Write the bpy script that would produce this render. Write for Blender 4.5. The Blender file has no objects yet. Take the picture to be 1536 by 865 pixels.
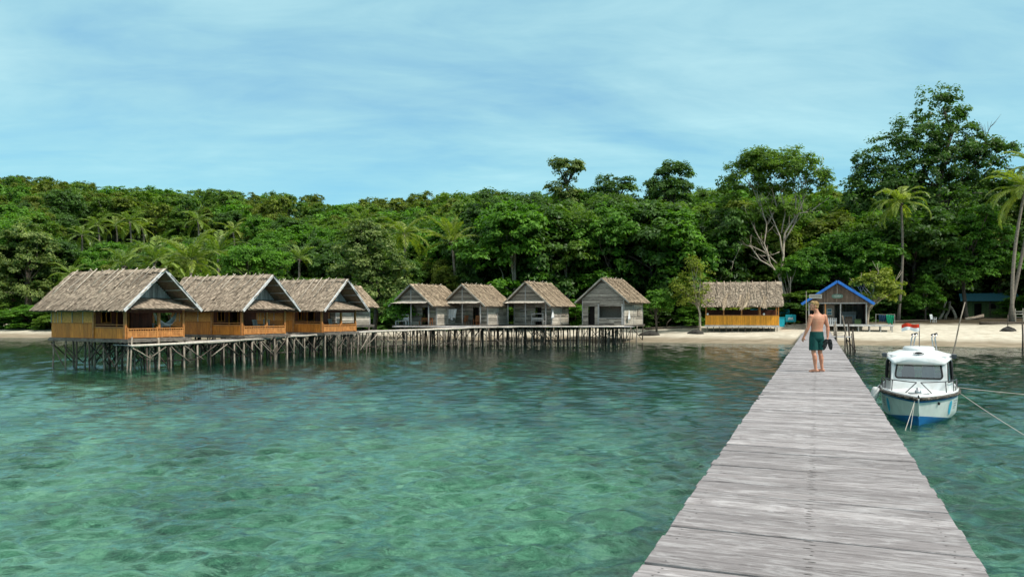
import bpy, math, random
import numpy as np
from mathutils import Vector, Matrix
R = math.radians
scene = bpy.context.scene
COL = scene.collection
F, HZ, EYE = 1152.0, 468.0, 3.4      # focal length, horizon row, eye height above the sea

def at(px, d, py=None, z=None):
    """a point d metres out along the sight line of a photo column/row"""
    return Vector(((px - 768.0) / F * d, d, z if z is not None else EYE + (HZ - py) * d / F))

# ------------------------------------------------------------------ node helpers
def new_mat(name):
    m = bpy.data.materials.new(name); m.use_nodes = True
    nt = m.node_tree
    for n in list(nt.nodes): nt.nodes.remove(n)
    return m, nt
def nd(nt, typ, **kw):
    n = nt.nodes.new(typ)
    for k, v in kw.items():
        if k.startswith('i_'):
            key = k[2:]
            key = int(key) if key.isdigit() else key.replace('_', ' ')
            n.inputs[key].default_value = v
        else: setattr(n, k, v)
    return n
def ramp(nt, stops, fac=None):
    n = nt.nodes.new('ShaderNodeValToRGB'); cr = n.color_ramp
    while len(cr.elements) < len(stops): cr.elements.new(0.5)
    for e, (p, c) in zip(cr.elements, stops):
        e.position = p; e.color = tuple(c) + (1,) if len(c) == 3 else c
    if fac is not None: nt.links.new(fac, n.inputs[0])
    return n
def mixc(nt, mode, fac, a, b):
    n = nt.nodes.new('ShaderNodeMix'); n.data_type = 'RGBA'; n.blend_type = mode
    for sock, v in ((n.inputs[0], fac), (n.inputs[6], a), (n.inputs[7], b)):
        if hasattr(v, 'is_linked'): nt.links.new(v, sock)
        elif isinstance(v, (int, float)): sock.default_value = v
        else: sock.default_value = tuple(v) + (1,) if len(v) == 3 else v
    return n.outputs[2]
def math_(nt, op, a, b=None, c=None, clamp=False):
    n = nt.nodes.new('ShaderNodeMath'); n.operation = op; n.use_clamp = clamp
    for i, v in enumerate((a, b, c)):
        if v is None: continue
        if hasattr(v, 'is_linked'): nt.links.new(v, n.inputs[i])
        else: n.inputs[i].default_value = v
    return n.outputs[0]
def noise(nt, vec, scale, detail=3, rough=0.55, dist=0.0):
    n = nd(nt, 'ShaderNodeTexNoise'); n.inputs['Scale'].default_value = scale
    n.inputs['Detail'].default_value = detail; n.inputs['Roughness'].default_value = rough
    n.inputs['Distortion'].default_value = dist
    if vec is not None: nt.links.new(vec, n.inputs['Vector'])
    return n.outputs[0]
def mapping(nt, vec, sc=(1, 1, 1), rot=(0, 0, 0)):
    n = nd(nt, 'ShaderNodeMapping'); n.inputs['Scale'].default_value = sc; n.inputs['Rotation'].default_value = rot
    nt.links.new(vec, n.inputs['Vector']); return n.outputs[0]

def surf(name, c1, c2, scale=4, stretch=(1, 1, 1), rough=0.8, bump=0.3, tint=0.6, spec=0.25, metal=0.0, lo=0.3, hi=0.7,
         c3=None, c3_scale=1.3, c3_amt=0.5, coat=0.0):
    """two-tone noisy surface, varied per piece by the face attribute 'tint'"""
    m, nt = new_mat(name); L = nt.links
    tc = nd(nt, 'ShaderNodeTexCoord'); v = mapping(nt, tc.outputs['Object'], stretch)
    n1 = noise(nt, v, scale, 4, 0.6)
    r = ramp(nt, [(lo, c1), (hi, c2)], n1)
    col = r.outputs[0]
    if c3 is not None:
        n2 = noise(nt, v, c3_scale, 3, 0.6, 0.6)
        k = math_(nt, 'MULTIPLY', ramp(nt, [(0.48, (0, 0, 0)), (0.66, (1, 1, 1))], n2).outputs[0], c3_amt)
        col = mixc(nt, 'MIX', k, col, c3)
    if tint:
        a = nd(nt, 'ShaderNodeAttribute'); a.attribute_name = 'tint'
        k = nd(nt, 'ShaderNodeMapRange'); L.new(a.outputs['Fac'], k.inputs[0])
        k.inputs[3].default_value = 1 - tint * 0.5; k.inputs[4].default_value = 1 + tint * 0.5
        hsv = nd(nt, 'ShaderNodeHueSaturation'); L.new(k.outputs[0], hsv.inputs['Value']); L.new(col, hsv.inputs['Color'])
        col = hsv.outputs[0]
    p = nd(nt, 'ShaderNodeBsdfPrincipled'); L.new(col, p.inputs['Base Color'])
    p.inputs['Roughness'].default_value = rough; p.inputs['Specular IOR Level'].default_value = spec
    p.inputs['Metallic'].default_value = metal; p.inputs['Coat Weight'].default_value = coat
    if bump:
        b = nd(nt, 'ShaderNodeBump'); b.inputs['Strength'].default_value = bump; b.inputs['Distance'].default_value = 0.02
        L.new(noise(nt, v, scale * 2.2, 4, 0.65), b.inputs['Height']); L.new(b.outputs[0], p.inputs['Normal'])
    o = nd(nt, 'ShaderNodeOutputMaterial'); L.new(p.outputs[0], o.inputs[0])
    return m

def leaf_mat(name, dark, light, rough=0.45, spec=0.3, trans=0.3):
    m, nt = new_mat(name); L = nt.links
    a = nd(nt, 'ShaderNodeAttribute'); a.attribute_name = 'tint'
    r = ramp(nt, [(0.0, dark), (0.55, tuple((x + y) / 2 for x, y in zip(dark, light))), (1.0, light)], a.outputs['Fac'])
    p = nd(nt, 'ShaderNodeBsdfPrincipled'); L.new(r.outputs[0], p.inputs['Base Color'])
    p.inputs['Roughness'].default_value = rough; p.inputs['Specular IOR Level'].default_value = spec
    t = nd(nt, 'ShaderNodeBsdfTranslucent'); L.new(mixc(nt, 'MULTIPLY', 1.0, r.outputs[0], (1.3, 1.5, 0.5)), t.inputs[0])
    mx = nd(nt, 'ShaderNodeMixShader'); mx.inputs[0].default_value = trans
    L.new(p.outputs[0], mx.inputs[1]); L.new(t.outputs[0], mx.inputs[2])
    o = nd(nt, 'ShaderNodeOutputMaterial'); L.new(mx.outputs[0], o.inputs[0])
    return m

# ------------------------------------------------------------------ mesh builder
class MB:
    def __init__(s, seed=0): s.v = []; s.f = []; s.mi = []; s.t = []; s.rng = random.Random(seed); s.m = 0
    def add(s, vs, fs, tint=None):
        o = len(s.v); s.v += [tuple(x) for x in vs]
        t = s.rng.random() if tint is None else tint
        for f in fs: s.f.append([o + i for i in f]); s.mi.append(s.m); s.t.append(t)
    def box(s, c, d, M=None, tint=None):
        vs = [Vector((x * d[0] / 2, y * d[1] / 2, z * d[2] / 2)) for x in (-1, 1) for y in (-1, 1) for z in (-1, 1)]
        if M is not None: vs = [M @ v for v in vs]
        c = Vector(c); s.add([v + c for v in vs], [(0, 1, 3, 2), (4, 6, 7, 5), (0, 4, 5, 1), (2, 3, 7, 6), (0, 2, 6, 4), (1, 5, 7, 3)], tint)
    def bb(s, a, b, tint=None): s.box([(x + y) / 2 for x, y in zip(a, b)], [abs(y - x) for x, y in zip(a, b)], None, tint)
    def beam(s, p, q, w, h, up=(0, 0, 1), tint=None):
        p = Vector(p); q = Vector(q); d = (q - p); l = d.length; d.normalize()
        u = Vector(up); sd = d.cross(u)
        if sd.length < 1e-4: sd = d.cross(Vector((1, 0, 0)))
        sd.normalize(); u = sd.cross(d)
        M = Matrix((d, sd, u)).transposed(); s.box((p + q) / 2, (l, w, h), M, tint)
    def tube(s, pts, rad, n=6, tint=None, cap=True):
        pts = [Vector(p) for p in pts]
        if not hasattr(rad, '__len__'): rad = [rad] * len(pts)
        vs = []; side = None
        for i, p in enumerate(pts):
            d = (pts[min(i + 1, len(pts) - 1)] - pts[max(i - 1, 0)])
            if d.length < 1e-9: d = Vector((0, 0, 1))
            d.normalize()
            if side is None:
                side = d.cross(Vector((0, 0, 1)))
                if side.length < 0.1: side = d.cross(Vector((1, 0, 0)))
            else: side = side - d * side.dot(d)
            side.normalize(); u = d.cross(side)
            for k in range(n):
                a = 2 * math.pi * k / n; vs.append(p + (side * math.cos(a) + u * math.sin(a)) * rad[i])
        fs = [(i * n + k, i * n + (k + 1) % n, (i + 1) * n + (k + 1) % n, (i + 1) * n + k) for i in range(len(pts) - 1) for k in range(n)]
        if cap: fs += [tuple(range(n))[::-1], tuple((len(pts) - 1) * n + k for k in range(n))]
        s.add(vs, fs, tint)
    def loft(s, rings, cap=True, tint=None, closed=True):
        n = len(rings[0]); vs = [p for r in rings for p in r]
        fs = [(i * n + k, i * n + (k + 1) % n, (i + 1) * n + (k + 1) % n, (i + 1) * n + k) for i in range(len(rings) - 1) for k in range(n if closed else n - 1)]
        if cap: fs += [tuple(range(n))[::-1], tuple((len(rings) - 1) * n + k for k in range(n))]
        s.add(vs, fs, tint)
    def ball(s, c, r, nu=12, nv=8, M=None, tint=None):
        c = Vector(c); r = r if hasattr(r, '__len__') else (r, r, r); rings = []
        for j in range(nv + 1):
            th = math.pi * min(max(j / nv, 0.012), 0.988)
            ring = []
            for k in range(nu):
                a = 2 * math.pi * k / nu
                v = Vector((r[0] * math.sin(th) * math.cos(a), r[1] * math.sin(th) * math.sin(a), -r[2] * math.cos(th)))
                ring.append((M @ v if M else v) + c)
            rings.append(ring)
        s.loft(rings, True, tint)
    def prism(s, poly, off, tint=None):
        off = Vector(off); n = len(poly); a = [Vector(p) for p in poly]; b = [p + off for p in a]
        s.add(a + b, [tuple(range(n))[::-1], tuple(range(n, 2 * n))] + [(i, (i + 1) % n, n + (i + 1) % n, n + i) for i in range(n)], tint)
    def quad(s, a, b, c, d, tint=None): s.add([a, b, c, d], [(0, 1, 2, 3)], tint)
    def mesh(s, name, mats, smooth=False):
        me = bpy.data.meshes.new(name); me.from_pydata(s.v, [], s.f)
        for m in (mats if isinstance(mats, (list, tuple)) else [mats]): me.materials.append(m)
        me.polygons.foreach_set('material_index', s.mi)
        at_ = me.attributes.new('tint', 'FLOAT', 'FACE'); at_.data.foreach_set('value', s.t)
        if smooth: me.polygons.foreach_set('use_smooth', [True] * len(s.f))
        me.update(); return me
    def build(s, name, mats, parent=None, smooth=False, loc=None):
        return link(name, s.mesh(name, mats, smooth), parent, loc)
def link(name, me, parent=None, loc=None):
    o = bpy.data.objects.new(name, me); COL.objects.link(o)
    if parent: o.parent = parent
    if loc is not None: o.location = loc
    return o
def tag(o, label=None, cat=None, group=None, kind=None):
    for k, v in (('label', label), ('category', cat), ('group', group), ('kind', kind)):
        if v: o[k] = v
    return o
def thing(name, label, cat, loc=(0, 0, 0), rz=0.0, group=None):
    o = bpy.data.objects.new(name, None); COL.objects.link(o); o.empty_display_size = 0.3
    o.location = loc; o.rotation_euler = (0, 0, rz); return tag(o, label, cat, group)
def copy_thing(o, parent=None):
    kids = [c for c in KIDS.get(o.name, [])] or list(o.children)
    c = o.copy(); COL.objects.link(c)
    if parent: c.parent = parent
    for ch in kids: copy_thing(ch, c)
    return c
KIDS = {}
def jpoly(p, q, n, amp, rng):
    """a crooked line between two points"""
    p = Vector(p); q = Vector(q); out = []
    for i in range(n + 1):
        t = i / n; v = p.lerp(q, t)
        if 0 < i < n: v = v + Vector((rng.uniform(-amp, amp), rng.uniform(-amp, amp), rng.uniform(-amp, amp) * 0.3))
        out.append(v)
    return out

# ------------------------------------------------------------------ materials
M = {}
M['thatch'] = surf('thatch', (0.175, 0.137, 0.10), (0.44, 0.36, 0.272), 5, (1, 1, 1), 0.95, 0.6, 0.95, 0.05)
M['thatch_tan'] = surf('thatch_tan', (0.185, 0.14, 0.098), (0.43, 0.34, 0.235), 5, (1, 1, 1), 0.95, 0.6, 0.95, 0.05)
M['thatch_base'] = surf('thatch_base', (0.10, 0.08, 0.06), (0.22, 0.175, 0.13), 8, (1, 1, 1), 0.95, 0.5, 0.2, 0.05)
M['pole'] = surf('pale_pole', (0.36, 0.32, 0.26), (0.60, 0.55, 0.46), 6, (1, 1, 1), 0.8, 0.3, 0.5)
M['white_board'] = surf('white_board', (0.50, 0.50, 0.49), (0.74, 0.74, 0.72), 5, (1, 1, 1), 0.7, 0.2, 0.3)
M['orange_wood'] = surf('orange_wood', (0.38, 0.115, 0.012), (0.68, 0.25, 0.03), 3, (6, 6, 0.7), 0.55, 0.2, 0.5, 0.35)
M['woven'] = surf('woven_bamboo', (0.46, 0.18, 0.03), (0.76, 0.36, 0.085), 7, (1.5, 1.5, 1.5), 0.6, 0.4, 0.35, 0.3)
M['rail_wood'] = surf('rail_wood', (0.36, 0.135, 0.035), (0.56, 0.25, 0.075), 4, (1, 1, 1), 0.55, 0.2, 0.4, 0.35)
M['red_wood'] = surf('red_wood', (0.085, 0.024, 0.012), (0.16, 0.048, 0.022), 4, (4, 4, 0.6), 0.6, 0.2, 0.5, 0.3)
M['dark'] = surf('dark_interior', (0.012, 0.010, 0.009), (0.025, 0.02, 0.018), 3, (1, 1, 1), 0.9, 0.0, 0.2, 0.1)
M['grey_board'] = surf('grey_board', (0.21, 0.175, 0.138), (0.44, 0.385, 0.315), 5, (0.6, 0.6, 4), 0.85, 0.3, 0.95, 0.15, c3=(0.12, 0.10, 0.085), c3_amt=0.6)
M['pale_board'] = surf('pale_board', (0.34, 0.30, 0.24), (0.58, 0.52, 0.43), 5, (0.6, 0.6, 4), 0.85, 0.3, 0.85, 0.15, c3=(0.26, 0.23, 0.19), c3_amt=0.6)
M['gable_grey'] = surf('gable_grey', (0.20, 0.21, 0.205), (0.40, 0.41, 0.40), 4, (4, 4, 0.6), 0.8, 0.3, 0.6, 0.2)
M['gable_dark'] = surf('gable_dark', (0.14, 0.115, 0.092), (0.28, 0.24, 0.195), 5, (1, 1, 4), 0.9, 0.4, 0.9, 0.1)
M['post_grey'] = surf('post_grey', (0.30, 0.28, 0.26), (0.50, 0.48, 0.45), 5, (1, 1, 0.4), 0.85, 0.3, 0.4, 0.15)
M['stilt'] = surf('stilt_wood', (0.12, 0.095, 0.07), (0.36, 0.31, 0.25), 3, (2, 2, 0.8), 0.9, 0.5, 0.7, 0.15)
M['stilt_dark'] = surf('stilt_dark', (0.035, 0.028, 0.022), (0.13, 0.105, 0.085), 3, (2, 2, 0.8), 0.9, 0.5, 0.7, 0.15)
M['deck_grey'] = surf('deck_grey', (0.32, 0.31, 0.30), (0.55, 0.53, 0.51), 4, (1, 1, 1), 0.85, 0.3, 0.5, 0.15)
M['wet_wood'] = surf('underside_wood', (0.06, 0.05, 0.042), (0.16, 0.14, 0.12), 4, (1, 1, 1), 0.9, 0.3, 0.4, 0.15)
M['bamboo_orange'] = surf('bamboo_orange', (0.60, 0.22, 0.014), (0.86, 0.40, 0.035), 4, (5, 5, 0.6), 0.5, 0.3, 0.5, 0.35)
M['white_paint'] = surf('white_paint', (0.66, 0.69, 0.68), (0.78, 0.80, 0.79), 2, (1, 1, 1), 0.35, 0.03, 0.05, 0.5, coat=0.15, c3=(0.48, 0.47, 0.42), c3_scale=2.2, c3_amt=0.4)
M['hull_white'] = surf('hull_white', (0.62, 0.68, 0.64), (0.76, 0.80, 0.76), 2.5, (1, 1, 0.4), 0.3, 0.02, 0.05, 0.5, coat=0.2, c3=(0.36, 0.33, 0.25), c3_scale=1.6, c3_amt=0.35)
M['hull_blue'] = surf('hull_blue', (0.004, 0.10, 0.30), (0.008, 0.17, 0.44), 3, (1, 1, 1), 0.35, 0.03, 0.1, 0.5, coat=0.2)
M['black_rubber'] = surf('black_rubber', (0.012, 0.012, 0.013), (0.035, 0.034, 0.033), 8, (1, 1, 1), 0.6, 0.2, 0.3, 0.3)
M['rubrail'] = surf('worn_rubrail', (0.03, 0.028, 0.026), (0.30, 0.25, 0.19), 18, (1, 1, 1), 0.8, 0.4, 0.5, 0.2, lo=0.5, hi=0.66)
M['steel'] = surf('steel', (0.30, 0.31, 0.32), (0.45, 0.46, 0.47), 6, (1, 1, 1), 0.3, 0.05, 0.2, 0.5, metal=0.8)
M['dark_steel'] = surf('dark_steel', (0.05, 0.05, 0.055), (0.12, 0.12, 0.125), 6, (1, 1, 1), 0.4, 0.05, 0.2, 0.5, metal=0.4)
M['seat_red'] = surf('seat_red', (0.13, 0.012, 0.015), (0.22, 0.03, 0.03), 5, (1, 1, 1), 0.6, 0.1, 0.2)
M['seat_grey'] = surf('seat_grey', (0.42, 0.45, 0.5), (0.55, 0.58, 0.62), 5, (1, 1, 1), 0.6, 0.1, 0.2)
M['flag_red'] = surf('flag_red', (0.55, 0.035, 0.015), (0.68, 0.055, 0.02), 4, (1, 1, 1), 0.8, 0.1, 0.1)
M['flag_white'] = surf('flag_white', (0.72, 0.72, 0.72), (0.82, 0.82, 0.82), 4, (1, 1, 1), 0.8, 0.1, 0.1)
M['cloth_white'] = surf('cloth_white', (0.62, 0.62, 0.60), (0.80, 0.80, 0.78), 4, (1, 1, 1), 0.9, 0.2, 0.2)
M['rope'] = surf('rope', (0.45, 0.42, 0.35), (0.66, 0.62, 0.54), 30, (1, 1, 1), 0.9, 0.3, 0.2)
M['turquoise'] = surf('turquoise_paint', (0.01, 0.30, 0.38), (0.02, 0.42, 0.52), 3, (1, 1, 1), 0.6, 0.1, 0.4)
M['blue_paint'] = surf('blue_paint', (0.02, 0.14, 0.52), (0.045, 0.24, 0.76), 3, (1, 1, 1), 0.5, 0.1, 0.2, 0.4)
M['teal_roof'] = surf('teal_roof', (0.014, 0.085, 0.115), (0.035, 0.16, 0.21), 3, (6, 0.5, 1), 0.5, 0.2, 0.3, 0.4)
M['brown_board'] = surf('brown_board', (0.10, 0.066, 0.046), (0.24, 0.17, 0.125), 4, (5, 5, 0.6), 0.85, 0.3, 0.6, 0.15)
M['green_wall'] = surf('green_wall', (0.10, 0.15, 0.06), (0.17, 0.23, 0.09), 3, (1, 1, 1), 0.85, 0.2, 0.4)
M['sign_green'] = surf('sign_green', (0.13, 0.22, 0.17), (0.20, 0.31, 0.24), 4, (1, 1, 1), 0.7, 0.1, 0.2)
M['sign_pale'] = surf('sign_pale', (0.42, 0.40, 0.34), (0.56, 0.54, 0.48), 6, (1, 1, 1), 0.7, 0.1, 0.2)
M['green_cloth'] = surf('green_cloth', (0.01, 0.22, 0.11), (0.02, 0.36, 0.19), 3, (1, 1, 1), 0.9, 0.2, 0.2)
M['dark_blue_cloth'] = surf('dark_blue_cloth', (0.01, 0.03, 0.07), (0.02, 0.06, 0.12), 3, (1, 1, 1), 0.9, 0.2, 0.2)
M['rock'] = surf('dark_rock', (0.018, 0.017, 0.015), (0.07, 0.065, 0.055), 3, (1, 1, 1), 0.9, 0.7, 0.3)
M['driftwood'] = surf('driftwood', (0.16, 0.12, 0.085), (0.36, 0.30, 0.23), 4, (1, 1, 1), 0.9, 0.5, 0.5)
M['bark_dark'] = surf('bark_dark', (0.05, 0.04, 0.03), (0.14, 0.115, 0.09), 4, (2, 2, 0.7), 0.9, 0.6, 0.3, 0.1)
M['bark_pale'] = surf('bark_pale', (0.24, 0.19, 0.14), (0.50, 0.43, 0.34), 3, (1, 1, 0.7), 0.85, 0.5, 0.4, 0.15)
M['bark_palm'] = surf('bark_palm', (0.12, 0.10, 0.08), (0.29, 0.25, 0.205), 5, (0.5, 0.5, 3), 0.9, 0.6, 0.3, 0.1)
M['chair_brown'] = surf('chair_brown', (0.20, 0.065, 0.02), (0.34, 0.13, 0.045), 4, (1, 1, 1), 0.6, 0.2, 0.4)
M['skin'] = surf('skin', (0.48, 0.21, 0.125), (0.60, 0.295, 0.185), 3.5, (1, 1, 1), 0.5, 0.06, 0, 0.35, c3=(0.52, 0.17, 0.10), c3_scale=5.0, c3_amt=0.45)
M['hair'] = surf('blond_hair', (0.26, 0.155, 0.055), (0.50, 0.33, 0.13), 40, (1, 1, 0.25), 0.5, 0.7, 0, 0.4)
M['shorts'] = surf('green_shorts', (0.004, 0.042, 0.038), (0.009, 0.075, 0.066), 9, (1, 1, 0.5), 0.8, 0.3, 0, 0.2)
M['lamp_white'] = surf('lamp_glass', (0.75, 0.74, 0.70), (0.8, 0.8, 0.76), 3, (1, 1, 1), 0.3, 0, 0)
M['ink'] = surf('ink', (0.03, 0.06, 0.10), (0.05, 0.09, 0.14), 3, (1, 1, 1), 0.6, 0, 0.1)
M['logo_blue'] = surf('logo_blue', (0.03, 0.30, 0.45), (0.06, 0.42, 0.58), 3, (1, 1, 1), 0.5, 0, 0.2)
# glass: real clear pane with a faint dirt tint
m, nt = new_mat('window_glass')
fr = nd(nt, 'ShaderNodeFresnel'); fr.inputs[0].default_value = 1.5
tr = nd(nt, 'ShaderNodeBsdfTransparent'); tr.inputs[0].default_value = (0.72, 0.80, 0.78, 1)
gl = nd(nt, 'ShaderNodeBsdfGlossy'); gl.inputs['Roughness'].default_value = 0.03
mx = nd(nt, 'ShaderNodeMixShader'); nt.links.new(math_(nt, 'ADD', fr.outputs[0], 0.2), mx.inputs[0])
nt.links.new(tr.outputs[0], mx.inputs[1]); nt.links.new(gl.outputs[0], mx.inputs[2])
nt.links.new(mx.outputs[0], nd(nt, 'ShaderNodeOutputMaterial').inputs[0]); M['glass'] = m

LEAF = {
 'dark': leaf_mat('leaf_dark', (0.028, 0.070, 0.013), (0.120, 0.230, 0.046), 0.45, 0.25, 0.38),
 'mid': leaf_mat('leaf_mid', (0.046, 0.100, 0.012), (0.185, 0.300, 0.044), 0.48, 0.18, 0.38),
 'bright': leaf_mat('leaf_bright', (0.044, 0.125, 0.013), (0.170, 0.350, 0.040), 0.48, 0.2, 0.38),
 'olive': leaf_mat('leaf_olive', (0.062, 0.095, 0.014), (0.215, 0.265, 0.050), 0.55, 0.12, 0.38),
 'pale': leaf_mat('leaf_pale', (0.036, 0.085, 0.014), (0.35, 0.42, 0.14), 0.5, 0.2, 0.38),
 'yellow': leaf_mat('leaf_yellow', (0.090, 0.135, 0.015), (0.34, 0.38, 0.06), 0.5, 0.2, 0.38),
 'palm': leaf_mat('leaf_palm', (0.085, 0.150, 0.014), (0.37, 0.43, 0.075), 0.40, 0.4, 0.38),
 'palm_dark': leaf_mat('leaf_palm_dark', (0.062, 0.125, 0.014), (0.27, 0.36, 0.065), 0.40, 0.4, 0.38),
}
# ------------------------------------------------------------------ camera, world, sun
cam = bpy.data.cameras.new('camera'); co = bpy.data.objects.new('camera', cam); COL.objects.link(co)
cam.sensor_width = 36; cam.lens = F / 1536 * 36; cam.shift_y = (HZ - 432.5) / 1536
cam.clip_start = 0.05; cam.clip_end = 6000
co.location = (0, 0, EYE); co.rotation_euler = (R(90), 0, 0); scene.camera = co

SUN_AZ = Vector((0.80, -0.54)); SUN_EL = R(50)
sd = Vector((SUN_AZ.normalized().x * math.cos(SUN_EL), SUN_AZ.normalized().y * math.cos(SUN_EL), math.sin(SUN_EL)))
sl = bpy.data.lights.new('sun', 'SUN'); sl.energy = 2.9; sl.angle = R(6.0); sl.color = (1.0, 0.95, 0.87)
so = bpy.data.objects.new('sun', sl); COL.objects.link(so); so.location = (40, -30, 80)
so.rotation_euler = sd.to_track_quat('Z', 'Y').to_euler()

w = bpy.data.worlds.new('World'); scene.world = w; w.use_nodes = True; nt = w.node_tree
for n in list(nt.nodes): nt.nodes.remove(n)
sky = nd(nt, 'ShaderNodeTexSky'); sky.sky_type = 'NISHITA'; sky.sun_disc = False
sky.sun_elevation = SUN_EL; sky.sun_rotation = math.atan2(sd.x, sd.y); sky.air_density = 1.0; sky.dust_density = 0.6; sky.ozone_density = 1.0
tc = nd(nt, 'ShaderNodeTexCoord'); sep = nd(nt, 'ShaderNodeSeparateXYZ'); nt.links.new(tc.outputs['Generated'], sep.inputs[0])
zz = math_(nt, 'ADD', math_(nt, 'MAXIMUM', sep.outputs[2], 0.0), 0.13)
cv = nd(nt, 'ShaderNodeCombineXYZ')
nt.links.new(math_(nt, 'DIVIDE', sep.outputs[0], zz), cv.inputs[0]); nt.links.new(math_(nt, 'DIVIDE', sep.outputs[1], zz), cv.inputs[1])
big = noise(nt, mapping(nt, cv.outputs[0], (0.55, 0.9, 1), (0, 0, R(24))), 0.9, 5, 0.55, 1.1)
fine = noise(nt, mapping(nt, cv.outputs[0], (0.8, 1.7, 1), (0, 0, R(-12))), 2.6, 7, 0.62, 0.5)
cm = math_(nt, 'ADD', math_(nt, 'MULTIPLY', big, 0.7), math_(nt, 'MULTIPLY', fine, 0.3))
mask = ramp(nt, [(0.30, (0.75, 0.75, 0.75)), (0.50, (0.9, 0.9, 0.9)), (0.68, (0.97, 0.97, 0.97))], cm).outputs[0]
# thin cloud: deeper grey-blue where thick, bright cyan-white where thin
ccol = ramp(nt, [(0.36, (1.4, 2.75, 3.55)), (0.49, (1.95, 3.5, 4.0)), (0.62, (2.55, 4.15, 4.5))], cm).outputs[0]
tintd = mixc(nt, 'MULTIPLY', 1.0, sky.outputs[0], (0.62, 1.12, 1.22))
skyc = mixc(nt, 'MIX', mask, tintd, ccol)
# the horizon band is clearer and a more saturated cyan
hz = ramp(nt, [(0.10, (1, 1, 1)), (0.26, (0, 0, 0))], sep.outputs[2]).outputs[0]
skyc = mixc(nt, 'MIX', math_(nt, 'MULTIPLY', hz, 0.4), skyc, (1.65, 4.2, 5.0))
# unseen white overcast added overhead for a brighter, more neutral fill
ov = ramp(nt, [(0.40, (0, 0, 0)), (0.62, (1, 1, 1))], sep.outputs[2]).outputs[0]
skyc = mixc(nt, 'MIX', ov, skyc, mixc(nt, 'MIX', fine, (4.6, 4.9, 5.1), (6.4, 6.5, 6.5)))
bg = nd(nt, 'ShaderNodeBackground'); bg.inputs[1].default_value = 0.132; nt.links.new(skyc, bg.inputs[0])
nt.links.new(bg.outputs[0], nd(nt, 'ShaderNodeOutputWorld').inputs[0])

scene.view_settings.view_transform = 'Standard'; scene.view_settings.look = 'None'
scene.view_settings.exposure = 0.56; scene.view_settings.gamma = 1.0
cy = scene.cycles
cy.max_bounces = 6; cy.diffuse_bounces = 2; cy.glossy_bounces = 3; cy.transmission_bounces = 4; cy.transparent_max_bounces = 10
cy.use_denoising = True; cy.caustics_reflective = False; cy.caustics_refractive = True; cy.blur_glossy = 1.0; cy.sample_clamp_indirect = 1.2; cy.sample_clamp_direct = 5.0
try: cy.denoising_input_passes = 'RGB_ALBEDO_NORMAL'; cy.denoising_prefilter = 'ACCURATE'
except Exception: pass

# ------------------------------------------------------------------ ground
SX = [-400, -200, -69, -40, -10, 15, 31, 45, 60, 120, 400]; SY = [150, 122, 103, 98, 91.5, 86.5, 81, 75, 70.5, 62, 40]
HP = [-900, 0, 200, 350, 450, 515, 600, 700, 900, 1536, 2400]; HH = [41, 39, 36.5, 33.5, 31, 27, 27, 28, 24, 22, 22]
def smooth(a, b, x):
    t = np.clip((x - a) / (b - a), 0, 1); return t * t * (3 - 2 * t)
def wobble(X, Y, s, seed):
    r = np.random.RandomState(seed); z = 0
    for i in range(5):
        a = r.uniform(0, 6.28); k = (1.6 ** i) / s; z = z + np.sin((X * math.cos(a) + Y * math.sin(a)) * k + r.uniform(0, 6.28)) / (1.5 ** i)
    return z / 2.2
def ground_z(X, Y):
    X = np.asarray(X, float); Y = np.asarray(Y, float)
    t = Y - np.interp(X, SX, SY) + wobble(X, Y, 7.0, 3) * 0.7
    sea_ = -2.1 * (1 - np.exp(np.minimum(t, 0) / 17.0)) - 0.16 * np.minimum(-np.minimum(t, 0) / 3.0, 1) + wobble(X, Y, 2.2, 5) * 0.10 * np.clip(-t / 8, 0, 1)
    beach = 1.95 * (1 - (1 - np.clip(t / 22.0, 0, 1)) ** 1.05) + wobble(X, Y, 1.6, 9) * 0.035 * np.clip(t / 3, 0, 1)
    back = 0.6 * smooth(20, 34, t)
    px = 768 + 1152 * X / np.maximum(Y, 30)
    hill = np.interp(px, HP, HH) * smooth(116, 258, Y) * (1 - 0.5 * smooth(300, 900, Y)) + wobble(X, Y, 14, 11) * 1.2 * smooth(120, 160, Y)
    return np.where(t < 0, sea_, beach + back + np.maximum(hill, 0))
def gz(x, y): return float(ground_z(x, y))

def grid_mesh(name, xs, ys, zf, mat, smooth_=True):
    X, Y = np.meshgrid(xs, ys); Z = zf(X, Y); nx, ny = len(xs), len(ys)
    co_ = np.stack([X, Y, Z], -1).reshape(-1, 3).astype(np.float32)
    i = np.arange(nx * ny).reshape(ny, nx)
    q = np.stack([i[:-1, :-1], i[:-1, 1:], i[1:, 1:], i[1:, :-1]], -1).reshape(-1, 4)
    return quads_mesh(name, co_, q, mat, None, smooth_)
def quads_mesh(name, co_, q, mats, tint=None, smooth_=False, mi=None):
    me = bpy.data.meshes.new(name); me.vertices.add(len(co_)); me.vertices.foreach_set('co', np.ascontiguousarray(co_, np.float32).ravel())
    n = len(q); me.loops.add(n * 4); me.loops.foreach_set('vertex_index', np.ascontiguousarray(q, np.int32).ravel())
    me.polygons.add(n); me.polygons.foreach_set('loop_start', np.arange(0, n * 4, 4, dtype=np.int32))
    if smooth_: me.polygons.foreach_set('use_smooth', np.ones(n, bool))
    for m_ in (mats if isinstance(mats, (list, tuple)) else [mats]): me.materials.append(m_)
    if mi is not None: me.polygons.foreach_set('material_index', np.asarray(mi, np.int32))
    if tint is not None:
        a = me.attributes.new('tint', 'FLOAT', 'FACE'); a.data.foreach_set('value', np.asarray(tint, np.float32))
    me.update(calc_edges=True); me.validate(); return me

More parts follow.
